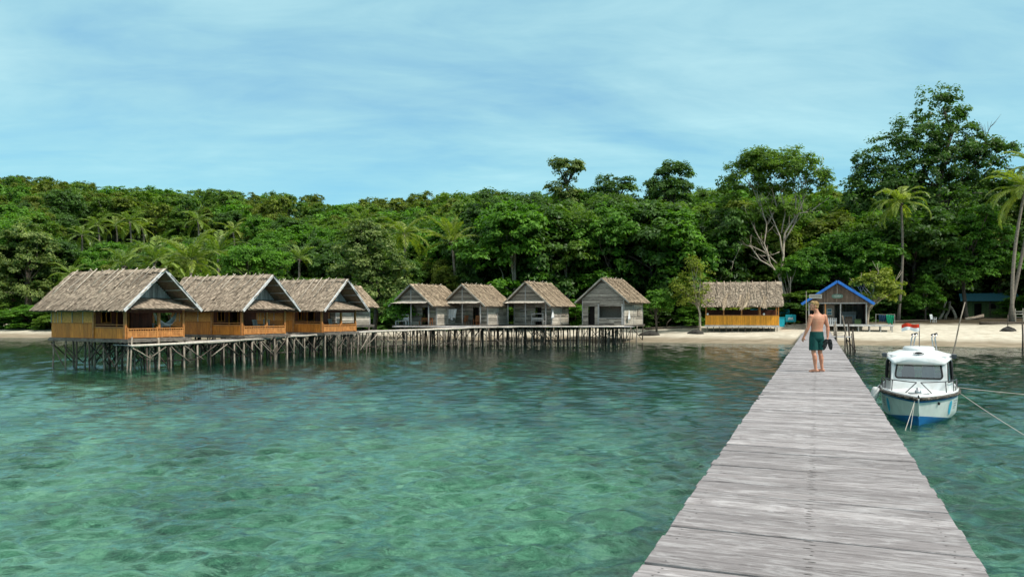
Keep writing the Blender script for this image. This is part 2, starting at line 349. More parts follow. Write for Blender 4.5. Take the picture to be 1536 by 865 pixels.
# material of the ground: seabed of sand, coral and seagrass, darkened inshore like reflected forest; pale beach; leaf-strewn forest floor
m, nt = new_mat('ground_sand_and_seabed'); L = nt.links
geo = nd(nt, 'ShaderNodeNewGeometry'); sp = nd(nt, 'ShaderNodeSeparateXYZ'); L.new(geo.outputs['Position'], sp.inputs[0])
pos = geo.outputs['Position']
hgt = math_(nt, 'ADD', sp.outputs[2], math_(nt, 'MULTIPLY', math_(nt, 'SUBTRACT', noise(nt, pos, 0.5, 4), 0.5), 0.35))
n1 = noise(nt, mapping(nt, pos, (0.75, 0.6, 1)), 0.75, 6, 0.72, 1.8); n2 = noise(nt, pos, 2.6, 5, 0.75, 0.8); n0 = noise(nt, pos, 0.09, 3, 0.5, 0.5)
k = math_(nt, 'ADD', math_(nt, 'ADD', math_(nt, 'MULTIPLY', n1, 0.46), math_(nt, 'MULTIPLY', n2, 0.36)), math_(nt, 'MULTIPLY', n0, 0.18))
far_ = nd(nt, 'ShaderNodeMapRange'); L.new(math_(nt, 'ADD', sp.outputs[1], math_(nt, 'MULTIPLY', sp.outputs[0], 0.45)), far_.inputs[0]); far_.inputs[1].default_value = 10; far_.inputs[2].default_value = 42; far_.inputs[3].default_value = 0.048; far_.inputs[4].default_value = -0.035
k = math_(nt, 'ADD', k, far_.outputs[0])     # seagrass takes over from the sand flat further out
bed = ramp(nt, [(0.455, (0.010, 0.045, 0.032)), (0.505, (0.05, 0.15, 0.10)), (0.545, (0.36, 0.56, 0.38)), (0.59, (1.0, 1.0, 0.82))], k).outputs[0]
weed_reflection = ramp(nt, [(0.45, (0.02, 0.022, 0.013)), (0.68, (0.10, 0.068, 0.03))], n2).outputs[0]  # inshore growth, darkened so the bed colour carries the trees' reflection
sand = ramp(nt, [(0.32, (0.43, 0.385, 0.295)), (0.60, (0.60, 0.55, 0.44))], noise(nt, pos, 0.9, 6, 0.65)).outputs[0]
wet = ramp(nt, [(0.35, (0.20, 0.165, 0.11)), (0.65, (0.33, 0.28, 0.20))], noise(nt, mapping(nt, pos, (0.4, 1.5, 1)), 1.2, 4)).outputs[0]
litter = ramp(nt, [(0.35, (0.03, 0.027, 0.017)), (0.60, (0.085, 0.065, 0.04)), (0.75, (0.14, 0.11, 0.07))], noise(nt, pos, 1.7, 6, 0.7)).outputs[0]
# dry drift line along the top of the swash
def step(lo, hi): return ramp(nt, [(0, (0, 0, 0)), (1, (1, 1, 1))], math_(nt, 'DIVIDE', math_(nt, 'SUBTRACT', hgt, lo), hi - lo, clamp=True)).outputs[0]
c = mixc(nt, 'MIX', step(-2.05, -1.6), bed, weed_reflection)
c = mixc(nt, 'MIX', step(-0.28, -0.10), c, wet)
c = mixc(nt, 'MIX', step(0.30, 0.62), c, sand)
n3 = noise(nt, mapping(nt, pos, (0.5, 1.0, 1)), 2.3, 5, 0.7)
deb = ramp(nt, [(0.60, (0, 0, 0)), (0.70, (1, 1, 1))], n3).outputs[0]
c = mixc(nt, 'MIX', math_(nt, 'MULTIPLY', deb, 0.55), c, mixc(nt, 'MIX', step(0.1, 0.3), c, (0.30, 0.25, 0.17)))
c = mixc(nt, 'MIX', step(1.75, 2.05), c, litter)
c = mixc(nt, 'MIX', step(3.2, 5.0), c, ramp(nt, [(0.35, (0.012, 0.03, 0.008)), (0.62, (0.05, 0.095, 0.02))], noise(nt, pos, 1.1, 5, 0.7)).outputs[0])
p = nd(nt, 'ShaderNodeBsdfPrincipled'); L.new(c, p.inputs['Base Color']); p.inputs['Roughness'].default_value = 0.95; p.inputs['Specular IOR Level'].default_value = 0.1
b = nd(nt, 'ShaderNodeBump'); b.inputs['Strength'].default_value = 0.9; b.inputs['Distance'].default_value = 0.08
L.new(noise(nt, pos, 2.5, 6, 0.7), b.inputs['Height']); L.new(b.outputs[0], p.inputs['Normal'])
L.new(p.outputs[0], nd(nt, 'ShaderNodeOutputMaterial').inputs[0]); M['ground'] = m

xs = np.concatenate([np.array([-4000, -2000, -1000, -600, -400, -300, -240, -200]), np.arange(-170, -90, 4), np.arange(-90, 90, 0.8), np.arange(90, 200, 4), np.array([220, 300, 450, 700, 1200, 2500, 4000])])
ys = np.concatenate([np.array([-4000, -1500, -500, -150, -60, -20, -6]), np.arange(0, 60, 0.9), np.arange(60, 125, 0.5), np.arange(125, 300, 3), np.array([320, 360, 420, 520, 700, 1000, 1800, 4000])])
tag(link('ground', grid_mesh('ground', xs, ys, ground_z, M['ground'])), kind='structure')

# ------------------------------------------------------------------ sea: a clear, tinted, rippled surface over the seabed
m, nt = new_mat('sea_water'); L = nt.links
geo = nd(nt, 'ShaderNodeNewGeometry'); pos = geo.outputs['Position']
b1 = nd(nt, 'ShaderNodeBump'); b1.inputs['Strength'].default_value = 1.0; b1.inputs['Distance'].default_value = 0.018
rip = noise(nt, mapping(nt, pos, (1.0, 1.7, 1), (0, 0, R(14))), 4.2, 5, 0.62, 0.7)
L.new(rip, b1.inputs['Height'])
spw = nd(nt, 'ShaderNodeSeparateXYZ'); L.new(pos, spw.inputs[0]); lee = nd(nt, 'ShaderNodeMapRange'); L.new(spw.outputs[1], lee.inputs[0]); lee.inputs[1].default_value = 15; lee.inputs[2].default_value = 45; lee.inputs[3].default_value = 1.0; lee.inputs[4].default_value = 0.5
L.new(math_(nt, 'MULTIPLY', lee.outputs[0], 0.02), b1.inputs['Distance'])   # calmer in the lee of the shore
b2 = nd(nt, 'ShaderNodeBump'); b2.inputs['Strength'].default_value = 1.0; b2.inputs['Distance'].default_value = 0.03
L.new(noise(nt, mapping(nt, pos, (1.0, 1.8, 1), (0, 0, R(14))), 1.3, 3, 0.55, 0.6), b2.inputs['Height']); L.new(math_(nt, 'MULTIPLY', lee.outputs[0], 0.03), b2.inputs['Distance']); L.new(b1.outputs[0], b2.inputs['Normal'])
fr = nd(nt, 'ShaderNodeFresnel'); fr.inputs[0].default_value = 1.333; L.new(b2.outputs[0], fr.inputs['Normal'])
tr = nd(nt, 'ShaderNodeBsdfTransparent'); tr.inputs[0].default_value = (0.52, 0.81, 0.73, 1)
rf = nd(nt, 'ShaderNodeBsdfRefraction'); rf.inputs[0].default_value = (0.53, 0.83, 0.73, 1); rf.inputs['Roughness'].default_value = 0.0; rf.inputs['IOR'].default_value = 1.333; L.new(b2.outputs[0], rf.inputs['Normal'])
see = nd(nt, 'ShaderNodeMixShader'); see.inputs[0].default_value = 0.72; L.new(tr.outputs[0], see.inputs[1]); L.new(rf.outputs[0], see.inputs[2])
df = nd(nt, 'ShaderNodeBsdfDiffuse'); df.inputs[0].default_value = (0.010, 0.085, 0.080, 1); L.new(b2.outputs[0], df.inputs['Normal'])
body = nd(nt, 'ShaderNodeMixShader'); body.inputs[0].default_value = 0.06
L.new(see.outputs[0], body.inputs[1]); L.new(df.outputs[0], body.inputs[2])
gl = nd(nt, 'ShaderNodeBsdfGlossy'); gl.inputs['Roughness'].default_value = 0.06; L.new(b2.outputs[0], gl.inputs['Normal']); gl.inputs[0].default_value = (0.92, 0.97, 1, 1)
mx = nd(nt, 'ShaderNodeMixShader'); L.new(fr.outputs[0], mx.inputs[0]); L.new(body.outputs[0], mx.inputs[1]); L.new(gl.outputs[0], mx.inputs[2])
L.new(mx.outputs[0], nd(nt, 'ShaderNodeOutputMaterial').inputs[0]); M['sea'] = m

ys_ = [3.5]
while ys_[-1] < 112: ys_.append(ys_[-1] + max(0.05, 0.0042 * ys_[-1]))
ys = np.concatenate([np.array([-3500, -1200, -400, -120, -40, -15, -6, -2, 1, 2.5]), np.array(ys_), np.array([125, 150, 200, 400, 1000, 3500])])
us = np.concatenate([np.array([-60, -15, -5, -2.2, -1.5, -1.15]), np.arange(-0.95, 0.95, 0.0036), np.array([1.15, 1.5, 2.2, 5, 15, 60])])
def sea_z(X, Y):
    r = np.random.RandomState(21); Z = np.zeros_like(X); n = 110
    gap = np.maximum(0.05, 0.0043 * np.maximum(Y, 0)); U_ = X / (np.maximum(Y, 0) + 6); env = smooth(-1.1, -0.94, U_) * (1 - smooth(0.94, 1.1, U_)) * smooth(1, 5, Y) * (1 - smooth(100, 112, Y))
    # gusts: patches of livelier and calmer water
    gust = (1.0 - 0.62 * smooth(14, 42, Y)) * (0.9 + 0.3 * wobble(X, Y * 1.8, 9.0, 31))
    for i in range(n):
        lam = 0.22 * (1.3 / 0.22) ** r.uniform(); a = R(13) + r.normal(0, 0.45); ph = r.uniform(0, 6.28)
        kx, ky = -math.sin(a) * 2 * math.pi / lam, math.cos(a) * 2 * math.pi / lam
        amp = 0.38 * math.sqrt(2.0 / n) * lam / (2 * math.pi)
        f = np.clip((lam / gap - 2.2) / 2.0, 0, 1)
        s = np.sin(kx * X + ky * Y + ph + 0.6 * wobble(X, Y, 3.0, 40 + i % 7))
        Z += amp * f * (s + 0.28 * s * s)
    return Z * env * np.clip(gust, 0.2, 1.3)
Uq, Yq = np.meshgrid(us, ys); Xq = Uq * (np.maximum(Yq, 0) + 6); ny, nx = Xq.shape; iq = np.arange(nx * ny).reshape(ny, nx)
qq = np.stack([iq[:-1, :-1], iq[:-1, 1:], iq[1:, 1:], iq[1:, :-1]], -1).reshape(-1, 4)
tag(link('sea', quads_mesh('sea', np.stack([Xq, Yq, sea_z(Xq, Yq)], -1).reshape(-1, 3).astype(np.float32), qq, M['sea'], None, True)), kind='structure')

# ------------------------------------------------------------------ the long jetty we stand on
m, nt = new_mat('jetty_planks'); L = nt.links
tc = nd(nt, 'ShaderNodeTexCoord'); a = nd(nt, 'ShaderNodeAttribute'); a.attribute_name = 'tint'
off = nd(nt, 'ShaderNodeCombineXYZ'); L.new(math_(nt, 'MULTIPLY', a.outputs['Fac'], 37.0), off.inputs[0]); L.new(math_(nt, 'MULTIPLY', a.outputs['Fac'], 11.0), off.inputs[2])
va = nd(nt, 'ShaderNodeVectorMath'); va.operation = 'ADD'; L.new(tc.outputs['Object'], va.inputs[0]); L.new(off.outputs[0], va.inputs[1])
gr = noise(nt, mapping(nt, va.outputs[0], (2.2, 24, 24)), 1.6, 8, 0.74, 0.5)
pt = noise(nt, mapping(nt, va.outputs[0], (1.8, 5, 5)), 1.1, 8, 0.74, 1.0)
base = ramp(nt, [(0.30, (0.10, 0.09, 0.088)), (0.47, (0.238, 0.219, 0.216)), (0.70, (0.355, 0.332, 0.328))], gr).outputs[0]
bl = ramp(nt, [(0.48, (0, 0, 0)), (0.62, (1, 1, 1))], math_(nt, 'ADD', math_(nt, 'MULTIPLY', pt, 0.7), math_(nt, 'MULTIPLY', gr, 0.3))).outputs[0]
c = mixc(nt, 'MIX', math_(nt, 'MULTIPLY', bl, 0.52), base, (0.58, 0.565, 0.56))
st = ramp(nt, [(0.63, (0, 0, 0)), (0.75, (1, 1, 1))], noise(nt, mapping(nt, va.outputs[0], (0.8, 5, 5)), 1.7, 4, 0.6)).outputs[0]
c = mixc(nt, 'MIX', math_(nt, 'MULTIPLY', st, 0.5), c, (0.25, 0.215, 0.185))
mr = nd(nt, 'ShaderNodeMapRange'); L.new(a.outputs['Fac'], mr.inputs[0]); mr.inputs[3].default_value = 0.76; mr.inputs[4].default_value = 1.16
hsv = nd(nt, 'ShaderNodeHueSaturation'); L.new(mr.outputs[0], hsv.inputs['Value']); L.new(c, hsv.inputs['Color'])
p = nd(nt, 'ShaderNodeBsdfPrincipled'); L.new(hsv.outputs[0], p.inputs['Base Color']); p.inputs['Roughness'].default_value = 0.8; p.inputs['Specular IOR Level'].default_value = 0.2
b = nd(nt, 'ShaderNodeBump'); b.inputs['Strength'].default_value = 0.45; b.inputs['Distance'].default_value = 0.012; L.new(gr, b.inputs['Height']); L.new(b.outputs[0], p.inputs['Normal'])
L.new(p.outputs[0], nd(nt, 'ShaderNodeOutputMaterial').inputs[0]); M['planks'] = m
M['nail'] = surf('nail_holes', (0.03, 0.027, 0.025), (0.08, 0.07, 0.06), 8, (1, 1, 1), 0.9, 0, 0.3)

DECK = 1.85; PRZ = -math.atan(458 / 1152)
pier = thing('jetty', 'long weathered grey plank jetty running from the foreground to the beach', 'jetty', (-0.03, 0, 0), PRZ)
g = random.Random(4); mb = MB(4); y = -7.0
k = 0
while y < 95.3:
    wd = g.choice((0.20, 0.22, 0.24, 0.18, 0.23)); hw0 = 0.975 + g.uniform(-0.011, 0.011); hw1 = 0.975 + g.uniform(-0.011, 0.011)
    if g.random() < 0.03: hw1 += g.uniform(-0.07, 0.03)
    if g.random() < 0.03: hw0 += g.uniform(-0.07, 0.03)
    gap = g.choice((0.004, 0.006, 0.008, 0.010, 0.015)); sk = g.uniform(-0.008, 0.008); dz = g.uniform(-0.008, 0.008); tl = g.uniform(-0.006, 0.006); th = 0.045
    y0, y1 = y + gap / 2, y + wd - gap / 2; zt = DECK + dz; t = g.random(); ch = 0.006
    # bevelled plank: top ring, shoulder ring, bottom ring
    def ring(z_, e): return [(-hw0 + e, y0 + e + sk, z_ + tl), (hw1 - e, y0 + e - sk, z_ - tl), (hw1 - e, y1 - e - sk, z_ - tl), (-hw0 + e, y1 - e + sk, z_ + tl)]
    mb.m = 0; mb.loft([ring(zt - th, 0), ring(zt - ch, 0), ring(zt, ch)], True, t)
    mb.m = 1
    if y < 45:
        for xx in (-0.86, -0.02, 0.84):
            for yy in ((y0 + 0.05, y1 - 0.05) if xx != -0.02 else (y0 + 0.03, (y0 + y1) / 2, y1 - 0.03)):
                if g.random() < (0.62 if xx == -0.02 else 0.6):
                    cx = xx + g.uniform(-0.02, 0.02); lx = g.uniform(0.012, 0.042) if xx == -0.02 else g.uniform(0.006, 0.010); ly = g.uniform(0.003, 0.0055)
                    zc = zt - tl * cx / 0.97 + 0.0022
                    mb.add([(cx - lx, yy, zc), (cx - lx * 0.4, yy - ly, zc), (cx + lx * 0.5, yy - ly, zc), (cx + lx, yy, zc), (cx + lx * 0.4, yy + ly, zc), (cx - lx * 0.5, yy + ly, zc)], [(0, 1, 2, 3, 4, 5)])
    y += wd; k += 1
mb.build('deck', [M['planks'], M['nail']], pier)
for xx in (-0.8, -0.01, 0.8):
    mb = MB(7); mb.beam((xx, -7, DECK - 0.13), (xx, 95, DECK - 0.13), 0.09, 0.14); mb.build('joist', M['wet_wood'], pier)
yy = -4.0; kk = 0
while yy < 92:
    wx, wy = -0.03 + math.sin(-PRZ) * yy, math.cos(PRZ) * yy
    bed = min(gz(wx, wy), 0.6) - 0.4
    mb = MB(kk); mb.beam((-1.0, yy, DECK - 0.27), (1.0, yy, DECK - 0.27), 0.10, 0.13); mb.build('crossbeam', M['wet_wood'], pier)
    for s in (-0.84, 0.84):
        mb = MB(kk * 2 + (s > 0)); mb.tube(jpoly((s, yy + 0.09, DECK - 0.09), (s + g.uniform(-0.12, 0.12), yy + 0.09 + g.uniform(-.1, .1), bed), 4, 0.02, g), [0.065, 0.07, 0.07, 0.075, 0.08], 7); mb.build('post', M['stilt'], pier, True)
    yy += 3.2; kk += 1
# ------------------------------------------------------------------ thatched huts on stilts
M['pole_dull'] = surf('dull_pole', (0.28, 0.24, 0.19), (0.50, 0.45, 0.37), 6, (1, 1, 1), 0.85, 0.3, 0.6)
M['floor_wood'] = surf('floor_wood', (0.10, 0.085, 0.07), (0.24, 0.21, 0.18), 4, (1, 1, 1), 0.9, 0.3, 0.5, 0.15)
def thatch_slope(mb, x0, x1, w, zr, ze, sg, g, step_=0.16, wmin=0.04, wmax=0.13, shag=0.7):
    """one roof slope: a thick bed, then ragged rows of overlapping palm-leaf strips"""
    rise = zr - ze; sl_ = math.hypot(w, rise); d = Vector((0, sg * w / sl_, -rise / sl_)); n = Vector((0, sg * rise / sl_, w / sl_))
    top = Vector((0, 0, zr)); mb.m = 1
    a = [top + n * 0.0 + Vector((x0, 0, 0)), top + Vector((x1, 0, 0)), top + d * sl_ + Vector((x1, 0, 0)), top + d * sl_ + Vector((x0, 0, 0))]
    mb.prism(a, -n * 0.11, 0.5); mb.m = 0
    nr = int(sl_ / step_)
    sag = [g.uniform(-0.02, 0.05) for _ in range(12)]
    for r in range(nr + 1):
        s_end = sl_ + 0.05 - r * step_; x = x0 - 0.06
        rowt = g.uniform(-0.12, 0.12)
        while x < x1 + 0.02:
            ww = g.uniform(wmin, wmax); e = s_end + g.uniform(-0.10, 0.06) * shag; ln = g.uniform(0.34, 0.6); s0 = max(e - ln, -0.02)
            l0 = 0.008 + g.uniform(0, 0.015); l1 = g.uniform(0.03, 0.085) * shag; sk = g.uniform(-0.09, 0.09) * shag
            if g.random() < 0.05: sk *= 2.5; l1 += 0.05; e += 0.06
            ii = min(11, max(0, int((x - x0) / (x1 - x0) * 12)))
            A = top + d * s0 + n * (l0 + sag[ii]) + Vector((x, 0, 0)); B = A + Vector((ww, 0, 0))
            C = top + d * e + n * (l1 + sag[ii]) + Vector((x + ww + sk, 0, 0)) + d * g.uniform(-.05, .05); D = top + d * e + n * (l1 + sag[ii] + g.uniform(-.015, .015)) + Vector((x + sk, 0, 0))
            t = min(1, max(0, g.gauss(0.5, 0.26) + rowt)); mb.quad(A, B, C, D, t)
            x += ww * g.uniform(0.55, 0.95)
    if sg > 0:   # ridge cap of folded leaves
        x = x0
        while x < x1:
            ww = g.uniform(0.15, 0.35); z = zr + 0.09 + g.uniform(-0.02, 0.04)
            for s2 in (-1, 1):
                dd = Vector((0, s2 * w / sl_, -rise / sl_))
                A = Vector((x, 0, z)); B = Vector((x + ww, 0, z)); e = g.uniform(0.3, 0.5)
                mb.quad(A, B, B + dd * e + Vector((g.uniform(-.05, .05), 0, 0.015)), A + dd * e + Vector((g.uniform(-.05, .05), 0, 0.015)), g.random())
            x += ww * 0.8
def roof_poles(roof, x0, x1, w, zr, ze, n, g, mat, side, over=0.25, rad=0.035, lo=0.35, hi=1.0):
    rise = zr - ze; sl_ = math.hypot(w, rise)
    for i in range(n):
        x = x0 + (x1 - x0) * (i + 0.5 + g.uniform(-0.3, 0.3)) / n
        d = Vector((g.uniform(-0.08, 0.08), side * w / sl_, -rise / sl_)); nn = Vector((0, side * rise / sl_, w / sl_))
        p = Vector((x, 0, zr)) + nn * 0.12; mb = MB(i)
        mb.tube([p - d * g.uniform(0.12, over), p + d * sl_ * 0.4 + nn * 0.02, p + d * sl_ * g.uniform(lo, hi)], [rad, rad, rad * 0.8], 6); mb.build('roof_pole', mat, roof, True)
def stilts_under(t, xs_, ys_, ztop, wx, wy, rz, g, mats=('stilt', 'stilt_dark'), brace=0.6, zlow=0.5, rad=0.058):
    c, s = math.cos(rz), math.sin(rz)
    pts = []
    for x in xs_:
        for y in ys_:
            px_, py_ = wx + c * x - s * y, wy + s * x + c * y
            b = gz(px_, py_) - 0.3
            mb = MB(g.randrange(9999)); dx, dy = g.uniform(-0.16, 0.16), g.uniform(-0.16, 0.16); r = rad * g.uniform(0.7, 1.25)
            mb.tube(jpoly((x + g.uniform(-.1, .1), y + g.uniform(-.1, .1), ztop), (x + dx, y + dy, b), 4, 0.045, g), [r, r * 0.96, r, r * 1.05, r * 1.08], 7)
            mb.build('stilt', M[mats[0] if g.random() < 0.75 else mats[1]], t, True); pts.append((x, y, b))
    for i in range(len(xs_)):
        for j in range(len(ys_)):
            for (di, dj) in ((1, 0), (0, 1)):
                if i + di >= len(xs_) or j + dj >= len(ys_) or g.random() > brace: continue
                a = (xs_[i], ys_[j] - 0.07); b = (xs_[i + di], ys_[j + dj] - 0.07)
                if g.random() < 0.5: a, b = b, a
                mb = MB(g.randrange(9999)); mb.tube(jpoly((a[0], a[1], ztop - g.uniform(0.1, 0.4)), (b[0], b[1], g.uniform(zlow - 0.35, zlow)), 3, 0.03, g), [0.035, 0.038, 0.04, 0.032], 6)
                mb.build('brace', M[mats[1] if g.random() < 0.6 else mats[0]], t, True)

def lin(a, b, n): return [a + (b - a) * i / (n - 1) for i in range(n)]

U = Vector((0.89, -0.456, 0)); BRZ = math.atan2(-0.456, 0.89)
def brown_hut(P, label, seed, rear, zf=1.84, pale=0):
    """gable front along local +x; root sits under the middle of the house at sea level"""
    g = random.Random(seed); loc = Vector((P[0], P[1], 0)) - U * 4.4
    t = thing('stilt_hut', label, 'hut', loc, BRZ, 'brown huts on the stilt walkway')
    zr, ze, w = 5.92, 3.50, 2.66; xb, xm, xf = -3.35, 0.75, 3.55
    ceil = lambda y: zr - 0.14 - (zr - ze) * abs(y) / w
    wt = ceil(2.0) - 0.02
    mb = MB(seed)
    for i in range(30): mb.bb((xb - 0.1 + i * 0.2447, -2.12, zf - 0.06), (xb - 0.1 + (i + 0.975) * 0.2447, 2.12, zf))
    mb.bb((xb - 0.15, -2.16, zf - 0.20), (xf + 0.45, -2.08, zf - 0.07)); mb.bb((xb - 0.15, 2.08, zf - 0.20), (xf + 0.45, 2.16, zf - 0.07)); mb.bb((xf + 0.37, -2.07, zf - 0.19), (xf + 0.46, 2.07, zf - 0.075))
    mb.build('floor', M['floor_wood'], t)
    # side walls: lower band of planks, upper woven panels with battens
    for s in (-1, 1):
        mb = MB(seed + s); x = xb
        while x < xm - 0.05:
            x2 = min(x + g.uniform(0.38, 0.5), xm); mb.bb((x + 0.006, s * 1.98, zf + 0.01), (x2 - 0.006, s * 2.03, zf + 0.86)); x = x2
        mb.bb((xb, s * 1.98, zf + 0.865), (xm, s * 2.045, zf + 0.90)); mb.m = 1
        xs_ = lin(xb, xm, 5 if seed % 2 else 4)
        for a, b in zip(xs_, xs_[1:]): mb.bb((a + 0.02, s * 1.985, zf + 0.91), (b - 0.02, s * 2.015, wt))
        mb.m = 2
        for a in xs_: mb.bb((a - 0.022, s * 1.98, zf + 0.905), (a + 0.022, s * 2.05, wt))
        for a in (0.35, 0.62): mb.bb((xs_[0] + (xs_[1] - xs_[0]) * a - 0.015, s * 2.0, zf + 0.91), (xs_[0] + (xs_[1] - xs_[0]) * a + 0.015, s * 2.035, wt))
        mb.build('side_wall', [M['orange_wood'], M['woven'], M['pole']], t)
    mb = MB(seed + 5)
    for i in range(9): mb.bb((xb - 0.03, -1.97 + i * 0.4385, zf + 0.01), (xb + 0.02, -1.97 + (i + 0.98) * 0.4385, wt))
    mb.prism([(xb - 0.02, -1.97, wt + 0.003), (xb - 0.02, 1.97, wt + 0.003), (xb - 0.02, 0, ceil(0))], (0.03, 0, 0)); mb.build('back_wall', M['orange_wood'], t)
    # dark red wall behind the veranda with a doorway and a window
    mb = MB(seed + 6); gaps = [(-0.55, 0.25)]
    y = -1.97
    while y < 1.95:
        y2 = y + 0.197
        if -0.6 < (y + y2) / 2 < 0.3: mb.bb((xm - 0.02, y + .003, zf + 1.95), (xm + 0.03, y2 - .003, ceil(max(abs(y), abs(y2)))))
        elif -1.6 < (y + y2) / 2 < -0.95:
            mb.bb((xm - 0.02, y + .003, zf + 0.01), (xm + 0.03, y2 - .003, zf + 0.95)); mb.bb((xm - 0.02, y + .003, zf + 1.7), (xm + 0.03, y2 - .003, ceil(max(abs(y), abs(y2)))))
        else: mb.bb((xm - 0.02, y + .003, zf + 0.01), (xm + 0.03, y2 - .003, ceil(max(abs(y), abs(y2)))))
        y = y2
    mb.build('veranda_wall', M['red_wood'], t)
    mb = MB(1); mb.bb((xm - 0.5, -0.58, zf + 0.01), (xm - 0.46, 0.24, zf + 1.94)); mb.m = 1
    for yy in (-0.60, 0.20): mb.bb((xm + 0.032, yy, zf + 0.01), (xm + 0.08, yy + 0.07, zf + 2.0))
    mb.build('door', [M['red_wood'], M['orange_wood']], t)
    mb = MB(2)
    for yy in (-1.6, -1.28, -0.98): mb.bb((xm + 0.032, yy, zf + 0.93), (xm + 0.07, yy + 0.05, zf + 1.72))
    mb.bb((xm + 0.031, -1.6, zf + 0.9), (xm + 0.08, -0.93, zf + 0.945)); mb.build('window', M['orange_wood'], t)
    # veranda: camera-side parapet, corner posts, beam, front rail with pickets
    for s in (-1, 1):
        mb = MB(seed + 9 + s); x = xm + 0.02
        while x < xf - 0.1:
            x2 = min(x + 0.42, xf - 0.06); mb.bb((x + 0.005, s * 1.98, zf + 0.01), (x2 - 0.005, s * 2.03, zf + 0.62)); x = x2
        mb.m = 1; mb.bb((xm + 0.01, s * 1.96, zf + 0.625), (xf - 0.06, s * 2.06, zf + 0.70)); mb.bb((xm + 0.01, s * 1.98, zf + 0.80), (xf - 0.06, s * 2.02, zf + 0.84))
        mb.build('parapet', [M['orange_wood'], M['rail_wood']], t)
    for (x, y, mt) in ((xf, -2.0, 'rail_wood'), (xf, 2.0, 'rail_wood'), (xm, -2.02, 'rail_wood'), (xm, 2.02, 'rail_wood')):
        mb = MB(3); mb.bb((x - 0.07, y - 0.07, zf + 0.003), (x + 0.07, y + 0.07, ceil(y) - 0.05)); mb.build('post', M[mt], t)
    mb = MB(3); mb.bb((xf - .07, .18, zf + .003), (xf + .07, .32, 3.355)); mb.build('post', M['rail_wood'], t)
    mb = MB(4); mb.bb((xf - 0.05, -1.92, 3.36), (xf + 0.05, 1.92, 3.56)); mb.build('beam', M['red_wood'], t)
    mb = MB(5)
    mb.bb((xf + 0.08, -1.98, zf + 0.55), (xf + 0.15, 1.98, zf + 0.61)); mb.bb((xf + 0.08, -1.98, zf + 0.06), (xf + 0.15, 1.98, zf + 0.12)); mb.bb((xf + 0.085, -1.98, zf + 0.42), (xf + 0.145, 1.98, zf + 0.46))
    y = -1.95
    while y < 1.9: mb.bb((xf + 0.10, y, zf + 0.125), (xf + 0.13, y + 0.15, zf + 0.415)); mb.bb((xf + 0.10, y + 0.05, zf + 0.465), (xf + 0.13, y + 0.09, zf + 0.545)); y += 0.163
    for y in (-1.98, 0.0, 1.93): mb.bb((xf + 0.07, y, zf + 0.003), (xf + 0.16, y + 0.06, zf + 0.68))
    mb.build('railing', M['rail_wood'], t)
    # front pent roof of thatch, set-back gable boards
    xg, za, zb_, xe = 3.0, 4.22, 3.60, 4.36
    mb = MB(seed + 20); mb.m = 1; mb.prism([(xg + 0.05, -1.55, za), (xg + 0.05, 1.55, za), (xe, 2.2, zb_), (xe, -2.2, zb_)], (0, 0, -0.05)); mb.m = 0
    for r in range(7):
        y = -2.2
        while y < 2.12:
            ww = g.uniform(0.06, 0.17); e = 1.04 - r * 0.16 + g.uniform(-.05, .03); f0 = max(e - 0.32, 0)
            if abs(y + ww / 2) < 1.52 + 0.64 * max(f0, .0):
                X_ = lambda f: xg + .05 + (xe - xg - .05) * f
                Z_ = lambda f, o: za + o - (za - zb_) * f
                mb.quad((X_(f0), y, Z_(f0, .02)), (X_(f0), y + ww, Z_(f0, .02)), (X_(e), y + ww, Z_(e, .06)), (X_(e), y + g.uniform(-.03, .03), Z_(e, .05)))
            y += ww * 0.8
    mb.build('awning', [M['thatch'], M['thatch_base']], t)
    mb = MB(seed + 21); y = -1.5
    while y < 1.49:
        y2 = y + 0.125; zc = min(ceil(y), ceil(y2)) - 0.06
        if zc > 4.32: mb.bb((xg + 0.0, y + 0.004, 4.27), (xg + 0.04, y2 - 0.004, zc))
        y = y2
    mb.m = 1; mb.bb((xg - 0.01, -1.56, 4.14), (xg + 0.045, 1.56, 4.265)); mb.build('gable', [M['gable_grey'], M['stilt_dark']], t)
    # roof
    mb = MB(seed + 30)
    for s in (-1, 1): thatch_slope(mb, rear, 4.4, w, zr, ze, s, g)
    roof = mb.build('roof', [M['thatch'], M['thatch_base']], t)
    for s in (-1, 1):
        mb = MB(31 + s); sl_ = math.hypot(w, zr - ze); d = Vector((0, s * w / sl_, -(zr - ze) / sl_))
        mb.beam(Vector((4.44, 0, zr + 0.02)) + d * 0.02, Vector((4.44, 0, zr + 0.02)) + d * (sl_ + 0.06), 0.05, 0.17, (0, s * (zr - ze), w)); mb.build('bargeboard', M['white_board'], roof)
        for xr in (4.0,):
            pass
        for q in (0.2, 0.42, 0.64, 0.86):
            mb = MB(60); pp = Vector((xg + 0.1, 0, zr - 0.16)) + d * sl_ * q; mb.beam(pp, pp + Vector((1.3, 0, 0)), 0.05, 0.06); mb.build('purlin', M['post_grey'], roof)
    roof_poles(roof, rear + 0.3, 4.0, w, zr, ze, 9, g, M['pole_dull'], -1, 0.26, 0.028, 0.12, 0.7)
    roof_poles(roof, rear + 0.6, 4.0, w, zr, ze, 4, g, M['pole_dull'], 1, 0.24, 0.028, 0.3, 0.9)
    stilts_under(t, lin(xb, xf + 0.3, 7), lin(-1.95, 1.95, 4), zf - 0.10, loc.x, loc.y, BRZ, g, brace=0.8)
    return t, loc, zf, xm, xf
huts = []
for args in (((-20.8, 46.0), 'leftmost brown stilt hut, nearest the open water, with golden woven walls', 11, -4.4),
             ((-16.6, 53.3), 'middle one of the three brown stilt huts, with orange veranda rail', 12, -4.4),
             ((-12.9, 60.2), 'rightmost brown stilt hut, a pale grey walled hut peeping out behind it', 13, -4.4)):
    huts.append(brown_hut(*args))
